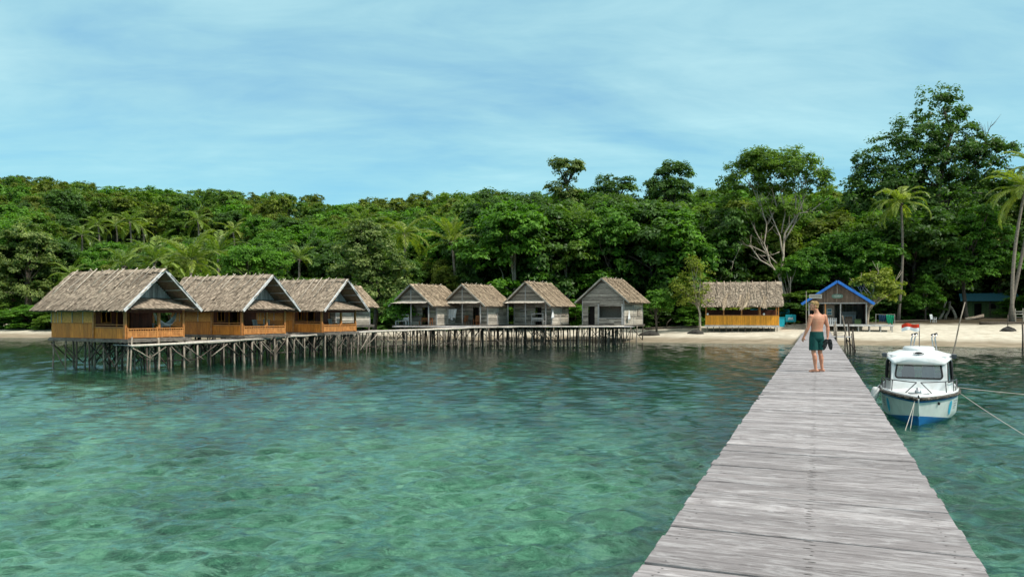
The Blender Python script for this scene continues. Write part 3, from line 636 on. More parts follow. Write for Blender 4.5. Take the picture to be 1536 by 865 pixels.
def local(h, x, y, z):
    t, loc, zf, xm, xf = h; c, s = math.cos(BRZ), math.sin(BRZ)
    return (loc.x + c * x - s * y, loc.y + s * x + c * y, z)

# ------------------------------------------------------------------ grey huts
GRZ = R(-120)
def siding(mb, a, b, z0, ztop, thick, g, hh=0.2):
    """horizontal boards between two plan points up to ztop(t) or a height"""
    a = Vector((a[0], a[1], 0)); b = Vector((b[0], b[1], 0)); d = (b - a).normalized(); n = Vector((-d.y, d.x, 0)); z = z0; l = (b - a).length
    while z < ztop - 0.03:
        z2 = min(z + hh, ztop); cuts = [0, g.uniform(0.3, 0.7), 1] if l > 1.5 else [0, 1]
        for u, v in zip(cuts, cuts[1:]):
            p, q = a.lerp(b, u), a.lerp(b, v); o = n * g.uniform(0, 0.03)
            mb.prism([p + o + Vector((0, 0, z + .006)), q + o + Vector((0, 0, z + .006)), q + o * 0.2 + Vector((0, 0, z2 - .014)), p + o * 0.2 + Vector((0, 0, z2 - .014))], n * thick)
        z = z2
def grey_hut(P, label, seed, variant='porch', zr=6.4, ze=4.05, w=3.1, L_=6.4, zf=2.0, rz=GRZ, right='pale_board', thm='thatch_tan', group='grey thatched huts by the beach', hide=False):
    g = random.Random(seed); fx = Vector((math.cos(rz), math.sin(rz), 0)); loc = Vector((P[0], P[1], 0)) - fx * (L_ / 2)
    t = thing('grey_hut', label, 'hut', loc, rz, group)
    h = L_ / 2; xf = h - 0.35; xm = h - 1.75 if variant == 'porch' else h - 0.55; xb = -h + 0.5; W = w - 0.75
    ceil = lambda y: zr - 0.13 - (zr - ze) * abs(y) / w
    wt = ceil(W) - 0.03
    mb = MB(seed); n = 26
    for i in range(n):
        dx = (L_ + 0.2) / n; mb.bb((-h + i * dx, -W - 0.15, zf - 0.06), (-h + (i + 0.97) * dx, W + 0.15, zf))
    mb.bb((-h, -W - 0.1, zf - 0.19), (h + 0.1, -W, zf - 0.065)); mb.bb((-h, W, zf - 0.19), (h + 0.1, W + 0.1, zf - 0.065)); mb.bb((h + 0.11, -W - .1, zf - 0.18), (h + 0.19, W + .1, zf - 0.0))
    mb.build('floor', M['floor_wood'], t)
    x1 = xm if variant == 'porch' else xf
    for s in (-1, 1):
        mb = MB(seed + s + 2); siding(mb, (xb, s * W), (x1, s * W), zf + 0.01, wt, 0.03, g)
        mb.m = 1
        for x in (xb, (xb + x1) / 2, x1 - 0.05): mb.bb((x - 0.04, s * W - 0.065, zf), (x + 0.04, s * W + 0.065, wt + 0.05))
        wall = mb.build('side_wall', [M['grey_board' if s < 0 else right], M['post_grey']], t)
        if s > 0:
            mb = MB(6); xc = xb + 1.3
            for xx in (xc - 0.4, xc, xc + 0.4): mb.bb((xx - 0.025, W + 0.07, zf + 1.0), (xx + 0.025, W + 0.10, zf + 1.75))
            for z in (zf + 0.97, zf + 1.75): mb.bb((xc - 0.45, W + 0.068, z), (xc + 0.45, W + 0.11, z + 0.05))
            mb.bb((xc - 0.4, W + 0.045, zf + 1.0), (xc + 0.4, W + 0.066, zf + 1.75)); mb.build('shutter', M['grey_board'], wall)
    mb = MB(seed + 5); siding(mb, (xb, -W + 0.04), (xb, W - 0.04), zf + 0.01, wt, 0.03, g); mb.prism([(xb, -W, wt), (xb, W, wt), (xb, 0, ceil(0))], (0.03, 0, 0)); mb.build('back_wall', M['grey_board'], t)
    if variant == 'porch':
        mb = MB(seed + 6); siding(mb, (xm, W - 0.08), (xm, 1.15), zf + 0.01, wt, 0.03, g); siding(mb, (xm, 0.35), (xm, -W + 0.08), zf + 0.01, wt, 0.03, g); siding(mb, (xm, 1.145), (xm, 0.355), zf + 1.95, wt, 0.03, g)
        mb.build('veranda_wall', M['grey_board'], t)
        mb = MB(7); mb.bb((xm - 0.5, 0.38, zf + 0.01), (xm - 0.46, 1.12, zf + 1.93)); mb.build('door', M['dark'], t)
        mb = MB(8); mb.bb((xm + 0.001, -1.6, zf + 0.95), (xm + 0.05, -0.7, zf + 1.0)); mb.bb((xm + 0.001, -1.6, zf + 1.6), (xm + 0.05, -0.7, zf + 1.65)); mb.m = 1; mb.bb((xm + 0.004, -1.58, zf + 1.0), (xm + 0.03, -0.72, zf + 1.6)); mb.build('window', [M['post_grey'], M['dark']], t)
        for y in (-W, -0.15, W):
            mb = MB(9); mb.tube([(xf, y, zf + .003), (xf + 0.02, y, (zf + wt) / 2), (xf, y, ceil(y) - 0.06)], 0.065, 8); mb.build('post', M['post_grey'], t, True)
        mb = MB(10); mb.bb((xf - 0.06, -W, wt - 0.15), (xf + 0.06, W, wt - 0.02)); mb.build('beam', M['post_grey'], t)
        gz0 = wt + 0.10
        mb = MB(seed + 20); mb.m = 1; mb.prism([(xf + 0.02, -W + .25, gz0 + .08), (xf + 0.02, W - .25, gz0 + .08), (xf + 0.8, W + .1, gz0 - 0.20), (xf + 0.8, -W - .1, gz0 - 0.20)], (0, 0, -0.05)); mb.m = 0
        for r in range(4):
            y = -W - 0.1
            while y < W:
                ww = g.uniform(0.1, 0.3); e = 0.88 - r * 0.2 + g.uniform(-.05, .05); f0 = max(e - 0.4, 0)
                if abs(y) < W - 0.3 + 0.45 * e: mb.quad((xf + f0, y, gz0 + .10 - 0.36 * f0), (xf + f0, y + ww, gz0 + .10 - 0.36 * f0), (xf + e, y + ww, gz0 + .12 - 0.37 * e), (xf + e, y + g.uniform(-.03, .03), gz0 + .12 - 0.37 * e))
                y += ww * 0.8
        mb.build('awning', [M['pole'], M['thatch_base']], t)
    else:
        gz0 = wt - 0.15; mb = MB(seed + 6)
        siding(mb, (xf, W - 0.07), (xf, -W + 0.07), zf + 2.05, gz0 + 0.1, 0.03, g)
        siding(mb, (xf, W - 0.07), (xf, -0.55), zf + 0.01, zf + 0.72, 0.03, g); siding(mb, (xf, -0.55), (xf, -0.95), zf + 0.01, zf + 2.05, 0.03, g)
        siding(mb, (xf, -1.75), (xf, -W + 0.07), zf + 0.01, zf + 2.05, 0.03, g)
        mb.build('front_wall', M['grey_board'], t)
        mb = MB(7); mb.bb((xf - 1.2, -1.74, zf + 0.01), (xf - 1.16, W - .1, zf + 2.4)); mb.build('inner_wall', M['gable_dark'], t)
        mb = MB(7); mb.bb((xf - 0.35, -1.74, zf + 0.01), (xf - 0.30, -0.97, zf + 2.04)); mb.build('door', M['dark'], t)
        mb = MB(8)
        for y in (-0.52, W - 0.15): mb.bb((xf - 0.10, y - 0.08, zf + 0.01), (xf + 0.05, y + 0.08, zf + 2.3))
        mb.bb((xf - 0.1, -0.43, zf + 0.725), (xf + 0.08, W - 0.24, zf + 0.79)); mb.build('window_frame', M['post_grey'], t)
    mb = MB(seed + 21)
    z = gz0
    while z < zr - 0.3:
        z2 = z + 0.2; hw = max((zr - 0.13 - z2) * w / (zr - ze) - 0.08, 0.02); hw0 = max((zr - 0.13 - z) * w / (zr - ze) - 0.08, 0.05); o = 0.02 + g.uniform(0, 0.012)
        hw0 = min(hw0, hw + 0.27)
        mb.prism([(xf + o, -hw0, z + .004), (xf + o, hw0, z + .004), (xf + o * .6, hw, z2 - .014), (xf + o * .6, -hw, z2 - .014)], (0.03, 0, 0)); z = z2
    mb.build('gable', M['gable_dark' if variant == 'porch' else 'grey_board'], t)
    mb = MB(seed + 30)
    for s in (-1, 1): thatch_slope(mb, -h, h, w, zr, ze, s, g, 0.16, 0.04, 0.12, 0.65)
    roof = mb.build('roof', [M[thm], M['thatch_base']], t)
    for s in (-1, 1):
        mb = MB(31 + s); sl_ = math.hypot(w, zr - ze); d = Vector((0, s * w / sl_, -(zr - ze) / sl_))
        mb.beam(Vector((h + 0.04, 0, zr + 0.02)) + d * 0.02, Vector((h + 0.04, 0, zr + 0.02)) + d * (sl_ + 0.06), 0.05, 0.15, (0, s * (zr - ze), w)); mb.build('bargeboard', M['pole'], roof)
    roof_poles(roof, -h + 0.2, h - 0.3, w, zr, ze, 10, g, M['thatch_tan'], 1, 0.24, 0.026, 0.5, 1.0)
    roof_poles(roof, -h + 0.2, h - 0.3, w, zr, ze, 4, g, M['pole'], -1, 0.3, 0.028, 0.5, 1.0)
    stilts_under(t, lin(xb, xf, 4), lin(-W, W, 5), zf - 0.10, loc.x, loc.y, rz, g, brace=0.35, rad=0.06)
    return t, loc, zf, xm, xf, rz
def gl_(h, x, y, z):
    t, loc, zf, xm, xf, rz = h; c, s = math.cos(rz), math.sin(rz); return (loc.x + c * x - s * y, loc.y + s * x + c * y, z)
g4 = grey_hut((-18.0, 67.2), 'pale board hut half hidden behind the rightmost brown hut with orange rail', 40, 'porch', 5.75, 3.85, 2.5, 6.2, 2.25, R(-128), 'pale_board')
g5 = grey_hut((-11.0, 83.0), 'leftmost grey porch hut beside the leafy tree, white frame bench at its corner', 41, w=2.95, zr=6.36)
g6 = grey_hut((-5.5, 84.0), 'grey porch hut with white cloth and brown chairs on its veranda', 42, w=2.95, zr=6.40)
g7 = grey_hut((1.45, 85.0), 'grey porch hut with a slatted bench, left of the taller board fronted hut', 43, zr=6.72, ze=4.05, w=3.15)
g8 = grey_hut((9.85, 84.5), 'tallest grey hut, at the right end, with flush board front and black doorway', 44, 'flush', 7.10, 4.45, 3.2, 6.6)

# ------------------------------------------------------------------ the stilt walkway past the huts
wk = thing('walkway', 'grey stilt walkway with a crooked pale edge pole running past all the huts', 'walkway', (-12, 66, 0))
WO = Vector((-12, 66, 0))
path = [(-22.6, 44.6, 1.42), (-19.0, 49.8, 1.46), (-16.7, 57.4, 1.58), (-13.8, 62.0, 1.66), (-11.0, 67.5, 1.72), (-7.2, 72.0, 1.75), (-3.0, 78.2, 1.80), (3.0, 80.6, 1.82), (11.8, 81.2, 1.84)]
path = [Vector(p) - WO + Vector((0.55, -0.25, 0)) * (1 if i < 6 else 0) for i, p in enumerate(path)]
def path_at(s):
    for a, b in zip(path, path[1:]):
        l = (b - a).xy.length
        if s <= l: return a.lerp(b, s / l), (b - a).normalized()
        s -= l
    return path[-1], (path[-1] - path[-2]).normalized()
plen = sum((b - a).xy.length for a, b in zip(path, path[1:]))
g = random.Random(77); mb = MB(77); s = 0
while s < plen:
    p, d = path_at(s); n = Vector((-d.y, d.x, 0)); n.normalize(); wd = g.uniform(0.14, 0.2)
    mb.beam(p + n * (-0.08 + g.uniform(-.05, .05)) + Vector((0, 0, 0.06)), p + n * (1.75 + g.uniform(-.08, .08)) + Vector((0, 0, 0.06)), wd, 0.035); s += wd + 0.012
mb.build('deck', M['deck_grey'], wk)
for off, nm, rad, mt in ((-0.10, 'edge_pole', 0.075, 'pole'), (1.7, 'edge_pole', 0.06, 'stilt')):
    s = 0
    while s < plen - 0.5:
        e = min(s + g.uniform(4.5, 7), plen); pts = []
        for i in range(5):
            p, d = path_at(s + (e - s) * i / 4 + (0.4 if i == 4 else 0)); n = Vector((-d.y, d.x, 0)); n.normalize(); pts.append(p + n * off + Vector((0, 0, 0.05 + g.uniform(-0.035, 0.035))))
        mb = MB(int(s * 10)); mb.tube(pts, [rad * 1.1, rad, rad, rad * 0.95, rad * 0.85], 8); mb.build(nm, M[mt], wk, True); s = e
s = 0.1; i = 0; prev = None
while s < plen:
    p, d = path_at(s); n = Vector((-d.y, d.x, 0)); n.normalize()
    for off in (-0.02, 1.6):
        q = p + n * off; wq = q + WO; b = gz(wq.x, wq.y) - 0.3; top = q.z - 0.01
        if i in (0, 2) and off < 0: top = q.z + (0.55 if i == 0 else 0.45)
        mb = MB(i * 3 + int(off)); lean = Vector((g.uniform(-0.22, 0.22), g.uniform(-0.15, 0.15), 0)); r = g.uniform(0.045, 0.072)
        mb.tube(jpoly((q.x, q.y, top), (q.x + lean.x, q.y + lean.y, b), 4, 0.05, g), [r * .95, r, r, r * 1.05, r * 1.1], 7)
        mb.build('stilt', M['stilt' if off < 0 and g.random() < 0.85 else 'stilt_dark'], wk, True)
    if g.random() < (0.9 if s < 28 else 0.35):
        st = g.uniform(0.9, 1.6); q, _ = path_at(min(s + st, plen)); a = p + n * -0.09; b = q + n * -0.09
        z0, z1 = p.z - 0.1, g.uniform(0.1, 0.8)
        if g.random() < 0.5: z0, z1 = z1, z0
        mb = MB(i); mb.tube(jpoly((a.x, a.y, z0), (b.x, b.y, z1), 3, 0.04, g), 0.036, 6); mb.build('brace', M['stilt' if g.random() < 0.6 else 'stilt_dark'], wk, True)
    if g.random() < 0.45 and s < plen - 3:
        q, _ = path_at(s + g.uniform(2, 3)); mb = MB(i + 9); mb.tube([(p + n * 0.75) * 1 + Vector((0, 0, 0.45 - p.z)), (q + n * 0.75) + Vector((0, 0, 0.4 - q.z))], 0.035, 6); mb.build('tie_pole', M['stilt_dark'], wk, True)
    s += g.uniform(0.85, 1.15) if s > 6 else g.uniform(0.7, 0.95); i += 1
mb = MB(50)
for j in range(95): x = -12.5 + j * 0.265; mb.bb((x - WO.x, 79.4 - WO.y + max(0, -x * 0.1 - .6), 1.86), (x + 0.25 - WO.x, 83.6 - WO.y, 1.90))
mb.build('landing', M['deck_grey'], wk)
g = random.Random(5)
for j in range(64):
    x = -11.5 + j * 0.366 + g.uniform(-.2, .2); y = 82.9 + g.uniform(-0.7, 0.6); b = gz(x, y) - 0.3; mb = MB(j)
    mb.tube(jpoly((x - WO.x, y - WO.y, 1.85), (x - WO.x + g.uniform(-.15, .15), y - WO.y, b), 3, 0.04, g), g.uniform(0.04, 0.07), 6); mb.build('stilt', M['stilt' if g.random() < .5 else 'stilt_dark'], wk, True)

# ------------------------------------------------------------------ things standing on the verandas
def tube_frame(t, name, lines, r, mat):
    mb = MB(1)
    for a, b in lines: mb.tube([a, b], r, 6)
    return mb.build(name, mat, t, True)
def chair(name, label, loc, rz, mat, group=None, sc=1.0):
    t = thing(name, label, 'chair', loc, rz, group)
    mb = MB(1); mb.bb((-0.25, -0.25, 0.40 * sc), (0.25, 0.25, 0.45 * sc)); mb.build('seat', mat, t)
    mb = MB(2)
    for i in range(5): mb.beam((-0.22, -0.22 + i * 0.11, 0.45 * sc), (-0.32, -0.22 + i * 0.11, 0.98 * sc), 0.025, 0.07, (0, 1, 0))
    mb.beam((-0.33, -0.27, 0.98 * sc), (-0.33, 0.27, 0.98 * sc), 0.04, 0.09); mb.build('backrest', mat, t)
    for x in (-0.22, 0.22):
        for y in (-0.22, 0.22): mb = MB(3); mb.beam((x, y, 0), (x, y, 0.40 * sc), 0.045, 0.045, (1, 0, 0)); mb.build('leg', mat, t)
    for y in (-0.25, 0.25):
        mb = MB(4); mb.beam((-0.26, y, 0.64 * sc), (0.26, y, 0.64 * sc), 0.06, 0.03); mb.beam((0.22, y, 0.46 * sc), (0.22, y, 0.625 * sc), 0.04, 0.04, (1, 0, 0)); mb.build('armrest', mat, t)
    return t
def table(label, loc, rz, mat, w=0.9, d=0.6, h=0.7):
    t = thing('veranda_table', label, 'table', loc, rz); mb = MB(1)
    for i in range(4): mb.bb((-w / 2, -d / 2 + i * d / 4 + .005, h - 0.04), (w / 2, -d / 2 + (i + 1) * d / 4 - .005, h))
    mb.build('tabletop', mat, t)
    for x in (-w / 2 + .06, w / 2 - .06):
        for y in (-d / 2 + .06, d / 2 - .06): mb = MB(3); mb.bb((x - .03, y - .03, 0), (x + .03, y + .03, h - 0.041)); mb.build('leg', mat, t)
    return t
def bench(label, loc, rz, mat, w=1.5, h=0.9, name='bench'):
    t = thing(name, label, 'bench', loc, rz); mb = MB(1)
    for i in range(4): mb.bb((-w / 2, -0.22 + i * 0.11 + .006, 0.40), (w / 2, -0.22 + (i + 1) * 0.11 - .006, 0.44))
    mb.build('seat', mat, t); mb = MB(2)
    for z in (0.55, 0.7, h - 0.06): mb.bb((-w / 2, 0.20, z), (w / 2, 0.235, z + 0.09))
    mb.build('backrest', mat, t)
    for x in (-w / 2 + .04, w / 2 - .04):
        mb = MB(3); mb.bb((x - .035, -0.21, 0), (x + .035, -0.15, 0.399)); mb.build('leg', mat, t)
        mb = MB(3); mb.bb((x - .035, 0.24, 0), (x + .035, 0.295, h)); mb.build('leg', mat, t)
    return t
def hanging_cloth(name, label, cat, p, q, drop, mat, seed, loc, belly=0.1):
    """cloth hung from a line p-q: pleated sheet with thickness"""
    g = random.Random(seed); mb = MB(seed); p = Vector(p); q = Vector(q); nx, nz = 14, 8; d = (q - p).normalized(); n = Vector((-d.y, d.x, 0)); ph = g.uniform(0, 6)
    for sgn in (0, 1):
        rings = []
        for j in range(nz + 1):
            v = j / nz
            rings.append([p.lerp(q, i / nx * (1 - 0.25 * v) + 0.1 * v) + n * (math.sin(i * 1.5 + ph + v) * belly * (0.4 + v) * 0.5 + sgn * 0.012) - Vector((0, 0, drop * v * (0.88 + 0.12 * math.sin(i * 0.9 + ph)))) for i in range(nx + 1)])
        mb.loft(rings, False, 0.5, False)
    return tag(mb.build(name, mat, None, True, loc), label, cat)
h = huts[0]
ham = Vector(local(h, 2.6, 1.55, 0))
# pale hammock strung across the leftmost veranda
mb = MB(3); hp = []
A = Vector((-0.3, -1.1, 3.45)); B = Vector((0.45, 0.45, 3.42))
rings = []
for i in range(15):
    t_ = i / 14; c = A.lerp(B, t_); c.z -= 0.95 * math.sin(math.pi * t_) ** 0.8; wv = 0.04 + 0.30 * math.sin(math.pi * t_)
    rings.append([c + Vector((wv * math.cos(a) * 0.9, -wv * math.cos(a) * 0.35, 0.5 * wv * (1 - math.sin(a)) * (1 if math.cos(a) ** 2 > 0 else 1))) for a in [math.pi * (0.0 + k / 8) for k in range(9)]])
mb.loft(rings, False, 0.5, False); mb.loft([[v + Vector((0, 0, -0.015)) for v in r] for r in rings], False, 0.5, False)
tag(mb.build('hammock', M['cloth_white'], None, True, (ham.x, ham.y, 0)), 'white cloth hammock slung inside the veranda of the leftmost brown hut', 'hammock')
table('pale grey table on the leftmost brown hut veranda, under the hammock', local(h, 2.6, 1.2, 1.845), BRZ, M['post_grey'], 0.9, 0.7, 0.85)
for h, yy, lab in ((huts[1], 0.9, 'middle'), (huts[2], 0.9, 'rightmost')):
    chair('veranda_chair', f'left of the two grey chairs on the {lab} brown hut veranda', local(h, 2.7, yy - 0.55, 1.845), BRZ + 0.2, M['post_grey'], 'chairs on the brown hut verandas')
    chair('veranda_chair', f'right of the two grey chairs on the {lab} brown hut veranda', local(h, 2.7, yy + 0.45, 1.845), BRZ - 0.2, M['post_grey'], 'chairs on the brown hut verandas')
bench('white frame bench at the left porch corner of the leftmost grey beach hut', gl_(g5, 2.75, -1.5, 2.003), GRZ + R(90), M['white_board'], 1.5, 1.1)
bench('low red brown bench on the porch of the leftmost grey beach hut', gl_(g5, 1.9, 1.1, 2.003), GRZ + R(90), M['chair_brown'], 1.5, 0.72)
chair('veranda_chair', 'left brown wooden chair on the porch with the white cloth', gl_(g6, 2.2, -0.25, 2.003), GRZ, M['chair_brown'], 'brown chairs on the grey hut porch')
chair('veranda_chair', 'right brown wooden chair on the porch with the white cloth', gl_(g6, 2.2, 1.25, 2.003), GRZ, M['chair_brown'], 'brown chairs on the grey hut porch')
table('small dark table between the two brown porch chairs', gl_(g6, 2.25, 0.5, 2.003), GRZ, M['stilt_dark'], 0.5, 0.5, 0.5)
hanging_cloth('white_cloth', 'white cloth draped at the left porch post of the hut with brown chairs', 'cloth', (-0.5, 0.2, 1.75), (0.6, -0.25, 1.75), 1.25, M['cloth_white'], 3, gl_(g6, 2.7, -1.65, 2.0), 0.3)
bench('slatted grey bench with reddish back rail on the grey porch hut with stepped roof', gl_(g7, 2.4, 1.25, 2.003), GRZ - R(90), M['post_grey'], 1.5, 1.25)
def towel(label, loc, rz):
    mb = MB(8); pts = []
    for j in range(7):
        v = j / 6; wv = 0.05 + 0.28 * v ** 1.3; pts.append([Vector((math.cos(a) * wv * 0.35 , math.sin(a) * wv * (1 + 0.15 * math.sin(3 * a)), -1.0 * v + 0.05 * math.sin(2 * a) * v)) for a in [2 * math.pi * k / 14 for k in range(14)]])
    mb.loft(pts, True, 0.5); o = mb.build('white_towel', M['cloth_white'], None, True, loc); o.rotation_euler[2] = rz; tag(o, label, 'towel')
towel('white towel hung on the right wall of the hut with the slatted bench', gl_(g7, 1.6, 2.62, 3.75), GRZ + R(90))
towel('white towel hung in a cone at the right corner of the tallest grey hut', gl_(g8, 2.0, 2.72, 3.6), GRZ + R(90))
# ------------------------------------------------------------------ beach pavilion with the orange half wall
pb = at(1112, 94.5, z=0); t = thing('beach_pavilion', 'open thatched pavilion on the sand with bright orange bamboo half wall', 'pavilion', pb, R(-15))
g = random.Random(60); W2, D2, zf = 4.25, 1.75, 1.80
mb = MB(60); mb.bb((-W2 - .1, -D2 - .1, zf - .08), (W2 + .1, D2 + .1, zf)); mb.bb((-W2 - .1, -D2 - .16, zf - .2), (W2 + .1, -D2 - .105, zf + .02)); mb.build('floor', M['deck_grey'], t)
mb = MB(61); x = -W2
while x < W2 - 0.02: x2 = min(x + g.uniform(0.05, 0.075), W2); mb.bb((x + .002, -D2 - .03 - g.uniform(0, .015), zf + .025), (x2 - .002, -D2 + .01, zf + 1.17)); x = x2
mb.m = 1; mb.bb((-W2, -D2 - .05, zf + 1.175), (W2, -D2 + .05, zf + 1.24)); mb.build('half_wall', [M['bamboo_orange'], M['rail_wood']], t)
for s in (-1, 1):
    mb = MB(62); mb.bb((s * W2 - .03, -D2 + .05, zf + .01), (s * W2 + .03, D2, zf + 1.1)); mb.build('half_wall', M['bamboo_orange'], t)
for x in lin(-W2 + .05, W2 - .05, 5):
    for y in (-D2 + .03, D2):
        mb = MB(63); mb.bb((x - .06, y - .03 if y < 0 else y - .06, zf + (1.245 if y < 0 else .01)), (x + .06, y + .06, 4.35)); mb.build('post', M['rail_wood'], t)
mb = MB(64)
for x in (-W2, W2): mb.bb((x - .07, -D2 + .08, 4.0), (x + .07, D2 - .07, 4.14))
mb.bb((-W2, -D2 - .06, 4.15), (W2, -D2 + .06, 4.3)); mb.bb((-W2, D2 - .06, 4.15), (W2, D2 + .06, 4.3)); mb.build('beam', M['red_wood'], t)
mb = MB(65)
for s in (-1, 1): thatch_slope(mb, -4.6, 4.6, 2.35, 7.0, 4.05, s, g, 0.2, 0.06, 0.18, 1.5)
roof = mb.build('roof', [M['thatch'], M['thatch_base']], t)
for k, x in enumerate((-1.9, -1.0, 0.25, 0.45, 0.85, 1.6, 2.4, 3.2)):   # loose dry fronds lying over the eave
    mb = MB(k); sl_ = math.hypot(2.35, 2.95); d = Vector((g.uniform(-.35, .1), -2.35 / sl_, -2.95 / sl_)); p = Vector((x, 0, 7.0)) + Vector((0, -2.95, 2.35)) / sl_ * .14 + d * g.uniform(1.6, 2.6)
    for q in range(7):
        o = Vector((g.uniform(-.12, .12), -g.uniform(0, .05), 0)); mb.quad(p + o, p + o + Vector((.08, 0, 0)), p + o + d * g.uniform(1.5, 2.1) + Vector((.05 + g.uniform(-.3, .1), -.03, 0)), p + o + d * g.uniform(1.4, 1.9) + Vector((g.uniform(-.3, .1), -.03, 0)))
    mb.build('loose_frond', M['thatch_tan'], roof)
roof_poles(roof, -4.4, 4.4, 2.35, 7.0, 4.05, 10, g, M['thatch'], -1, 0.3, 0.04, 0.35, 0.75)
for x in lin(-W2 + .2, W2 - .2, 12):
    for y in ((-D2 + .05, D2 - .1) if abs(x) > 2 else (-D2 + .05,)):
        wx, wy = pb.x + x * math.cos(R(-15)) - y * math.sin(R(-15)), pb.y + x * math.sin(R(-15)) + y * math.cos(R(-15)); mb = MB(66)
        mb.tube([(x, y, zf - .08), (x + g.uniform(-.08, .08), y, gz(wx, wy) - .2)], 0.05, 6); mb.build('stilt', M['stilt'], t, True)
mb = MB(67); mb.bb((-W2 + .1, D2 - .05, zf + .02), (W2 - .1, D2 - .01, zf + 1.9)); mb.build('back_wall', M['red_wood'], t)
def rot(p, o, a): return (o[0] + p[0] * math.cos(a) - p[1] * math.sin(a), o[1] + p[0] * math.sin(a) + p[1] * math.cos(a), p[2])
for x, lab in ((-4.0, 'left'), (2.55, 'right')):
    mb = MB(68); mb.ball((0, 0, .13), (.13, .13, .13), 12, 8); mb.tube([(0, 0, 0), (0, 0, .05)], [.09, .07], 10)
    tag(mb.build('globe_lamp', M['lamp_white'], None, True, rot((x, -D2, zf + 1.242), pb, R(-15))), f'round white lamp at the {lab} end of the orange half wall', 'lamp', 'white lamps on the orange wall')
# turquoise tarpaulin behind the pavilion and the turquoise notice board
tb = at(1118, 101, z=0); zt = gz(tb.x, tb.y)
mb = MB(70); rings = []
for j in range(5): rings.append([Vector((0.6 + 4.9 * i / 24, 0.06 * math.sin(i * 1.1 + j), 1.9 * j / 4)) for i in range(25)])
mb.loft(rings, False, .5, False); mb.loft([[v + Vector((0, .02, 0)) for v in r] for r in rings], False, .5, False)
o = mb.build('tarpaulin', M['turquoise'], None, True, (tb.x, tb.y, zt + 0.1)); o.rotation_euler[2] = R(-15); tag(o, 'turquoise tarpaulin sheet stretched behind the thatched pavilion', 'tarpaulin')
nb = at(1186, 96.5, z=0); zt = gz(nb.x, nb.y); t = thing('notice_board', 'turquoise notice board on two legs between the pavilion and the blue roofed hut', 'sign', (nb.x, nb.y, zt), R(-20))
mb = MB(71); mb.bb((-.62, -.03, .62), (.62, .03, 1.55)); board = mb.build('board', M['turquoise'], t)
mb = MB(72); 
for i in range(4): mb.bb((-.30 + i * .15, -.036, .98), (-.18 + i * .15, -.032, 1.14 + .05 * (i % 2)))
mb.bb((-.36, -.036, .88), (.36, -.032, .92)); mb.build('lettering', M['flag_white'], board)
for s in (-.45, .45): mb = MB(73); mb.bb((s - .04, .031, -.2), (s + .04, .09, 1.5)); mb.build('leg', M['driftwood'], t)
mb = MB(74); mb.bb((-.25, -.2, 0), (.2, .2, .5)); mb.bb((-.28, -.23, .5), (.23, .23, .55))
nx = at(1172, 97, z=0); o = mb.build('cool_box', M['turquoise'], None, False, (nx.x, nx.y, gz(nx.x, nx.y))); o.scale = (1.6, 1.3, 2.2); tag(o, 'upright turquoise box at the right end of the thatched pavilion', 'box')

# ------------------------------------------------------------------ blue roofed hut at the head of the jetty
bb = at(1256, 91.5, z=0); BR = R(-21); t = thing('beach_hut', 'wooden beach hut with bright blue roof edges and open dark front', 'hut', bb, BR)
zf = 1.96; W = 3.15; zr, ze, w = 7.05, 4.38, 3.95; D = 5.2
mb = MB(80)
for i in range(40): mb.bb((-1.6 + i * .186, -1.9, zf - .07), (-1.6 + (i + .96) * .186, -0.02, zf))
for i in range(34): mb.bb((-W + i * .186, 0, zf - .07), (-W + (i + .96) * .186, D, zf))
mb.bb((-1.65, -1.98, zf - .2), (5.85, -1.905, zf + .01)); mb.build('floor', M['deck_grey'], t)
for x in lin(-1.3, 5.7, 7):
    for y in (-1.85, -.3):
        q = rot((x, y, 0), bb, BR); mb = MB(81); mb.bb((x - .055, y - .05, gz(q[0], q[1]) - .3), (x + .055, y + .05, zf - .075)); mb.build('stilt', M['post_grey'], t)
for x in (-W, W):
    mb = MB(82); y = 0.1
    while y < D: mb.bb((x - .02, y + .003, zf + .01), (x + .02, min(y + .2, D) - .003, 4.75)); y += .2
    mb.build('side_wall', M['brown_board'], t)
mb = MB(83); x = -W
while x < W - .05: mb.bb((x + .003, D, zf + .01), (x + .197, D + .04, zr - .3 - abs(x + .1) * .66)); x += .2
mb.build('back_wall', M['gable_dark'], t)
for x, mt in ((-W, 'post_grey'), (-1.32, 'rail_wood'), (.35, 'post_grey'), (W, 'post_grey')):
    mb = MB(84); mb.bb((x - .065, -.07, zf + .003), (x + .065, .06, 4.39)); mb.build('post', M[mt], t)
mb = MB(85); mb.bb((-W - .1, -.09, 4.40), (W + .1, .07, 4.55)); mb.build('beam', M['post_grey'], t)
mb = MB(86); x = -3.3; g = random.Random(86)
while x < 3.29:
    x2 = x + .165; zc = min(zr - .16 - abs(x) * (zr - ze) / w, zr - .16 - abs(x2) * (zr - ze) / w)
    if zc > 4.6: mb.bb((x + .004, -.05, 4.56), (x2 - .004, -.015 + g.uniform(0, .012), zc))
    x = x2
gable = mb.build('gable', M['brown_board'], t)
mb = MB(87); n = 20; mb.prism([(.0 + .62 * math.copysign(abs(math.cos(a)) ** .6, math.cos(a)), -.06, 5.30 + .24 * math.copysign(abs(math.sin(a)) ** .6, math.sin(a))) for a in [2 * math.pi * k / n for k in range(n)]], (0, -.04, 0))
sg = mb.build('gable_sign', M['sign_green'], gable); mb = MB(88)
for i in range(5): mb.bb((-.38 + i * .16, -.104, 5.30), (-.27 + i * .16, -.101, 5.38 + .04 * (i % 2)))
mb.bb((-.3, -.104, 5.18), (.3, -.101, 5.215)); mb.tube([(0, -.06, 5.52), (0, -.06, 6.6)], .02, 6); mb.build('lettering', M['sign_pale'], sg)
mb = MB(89)
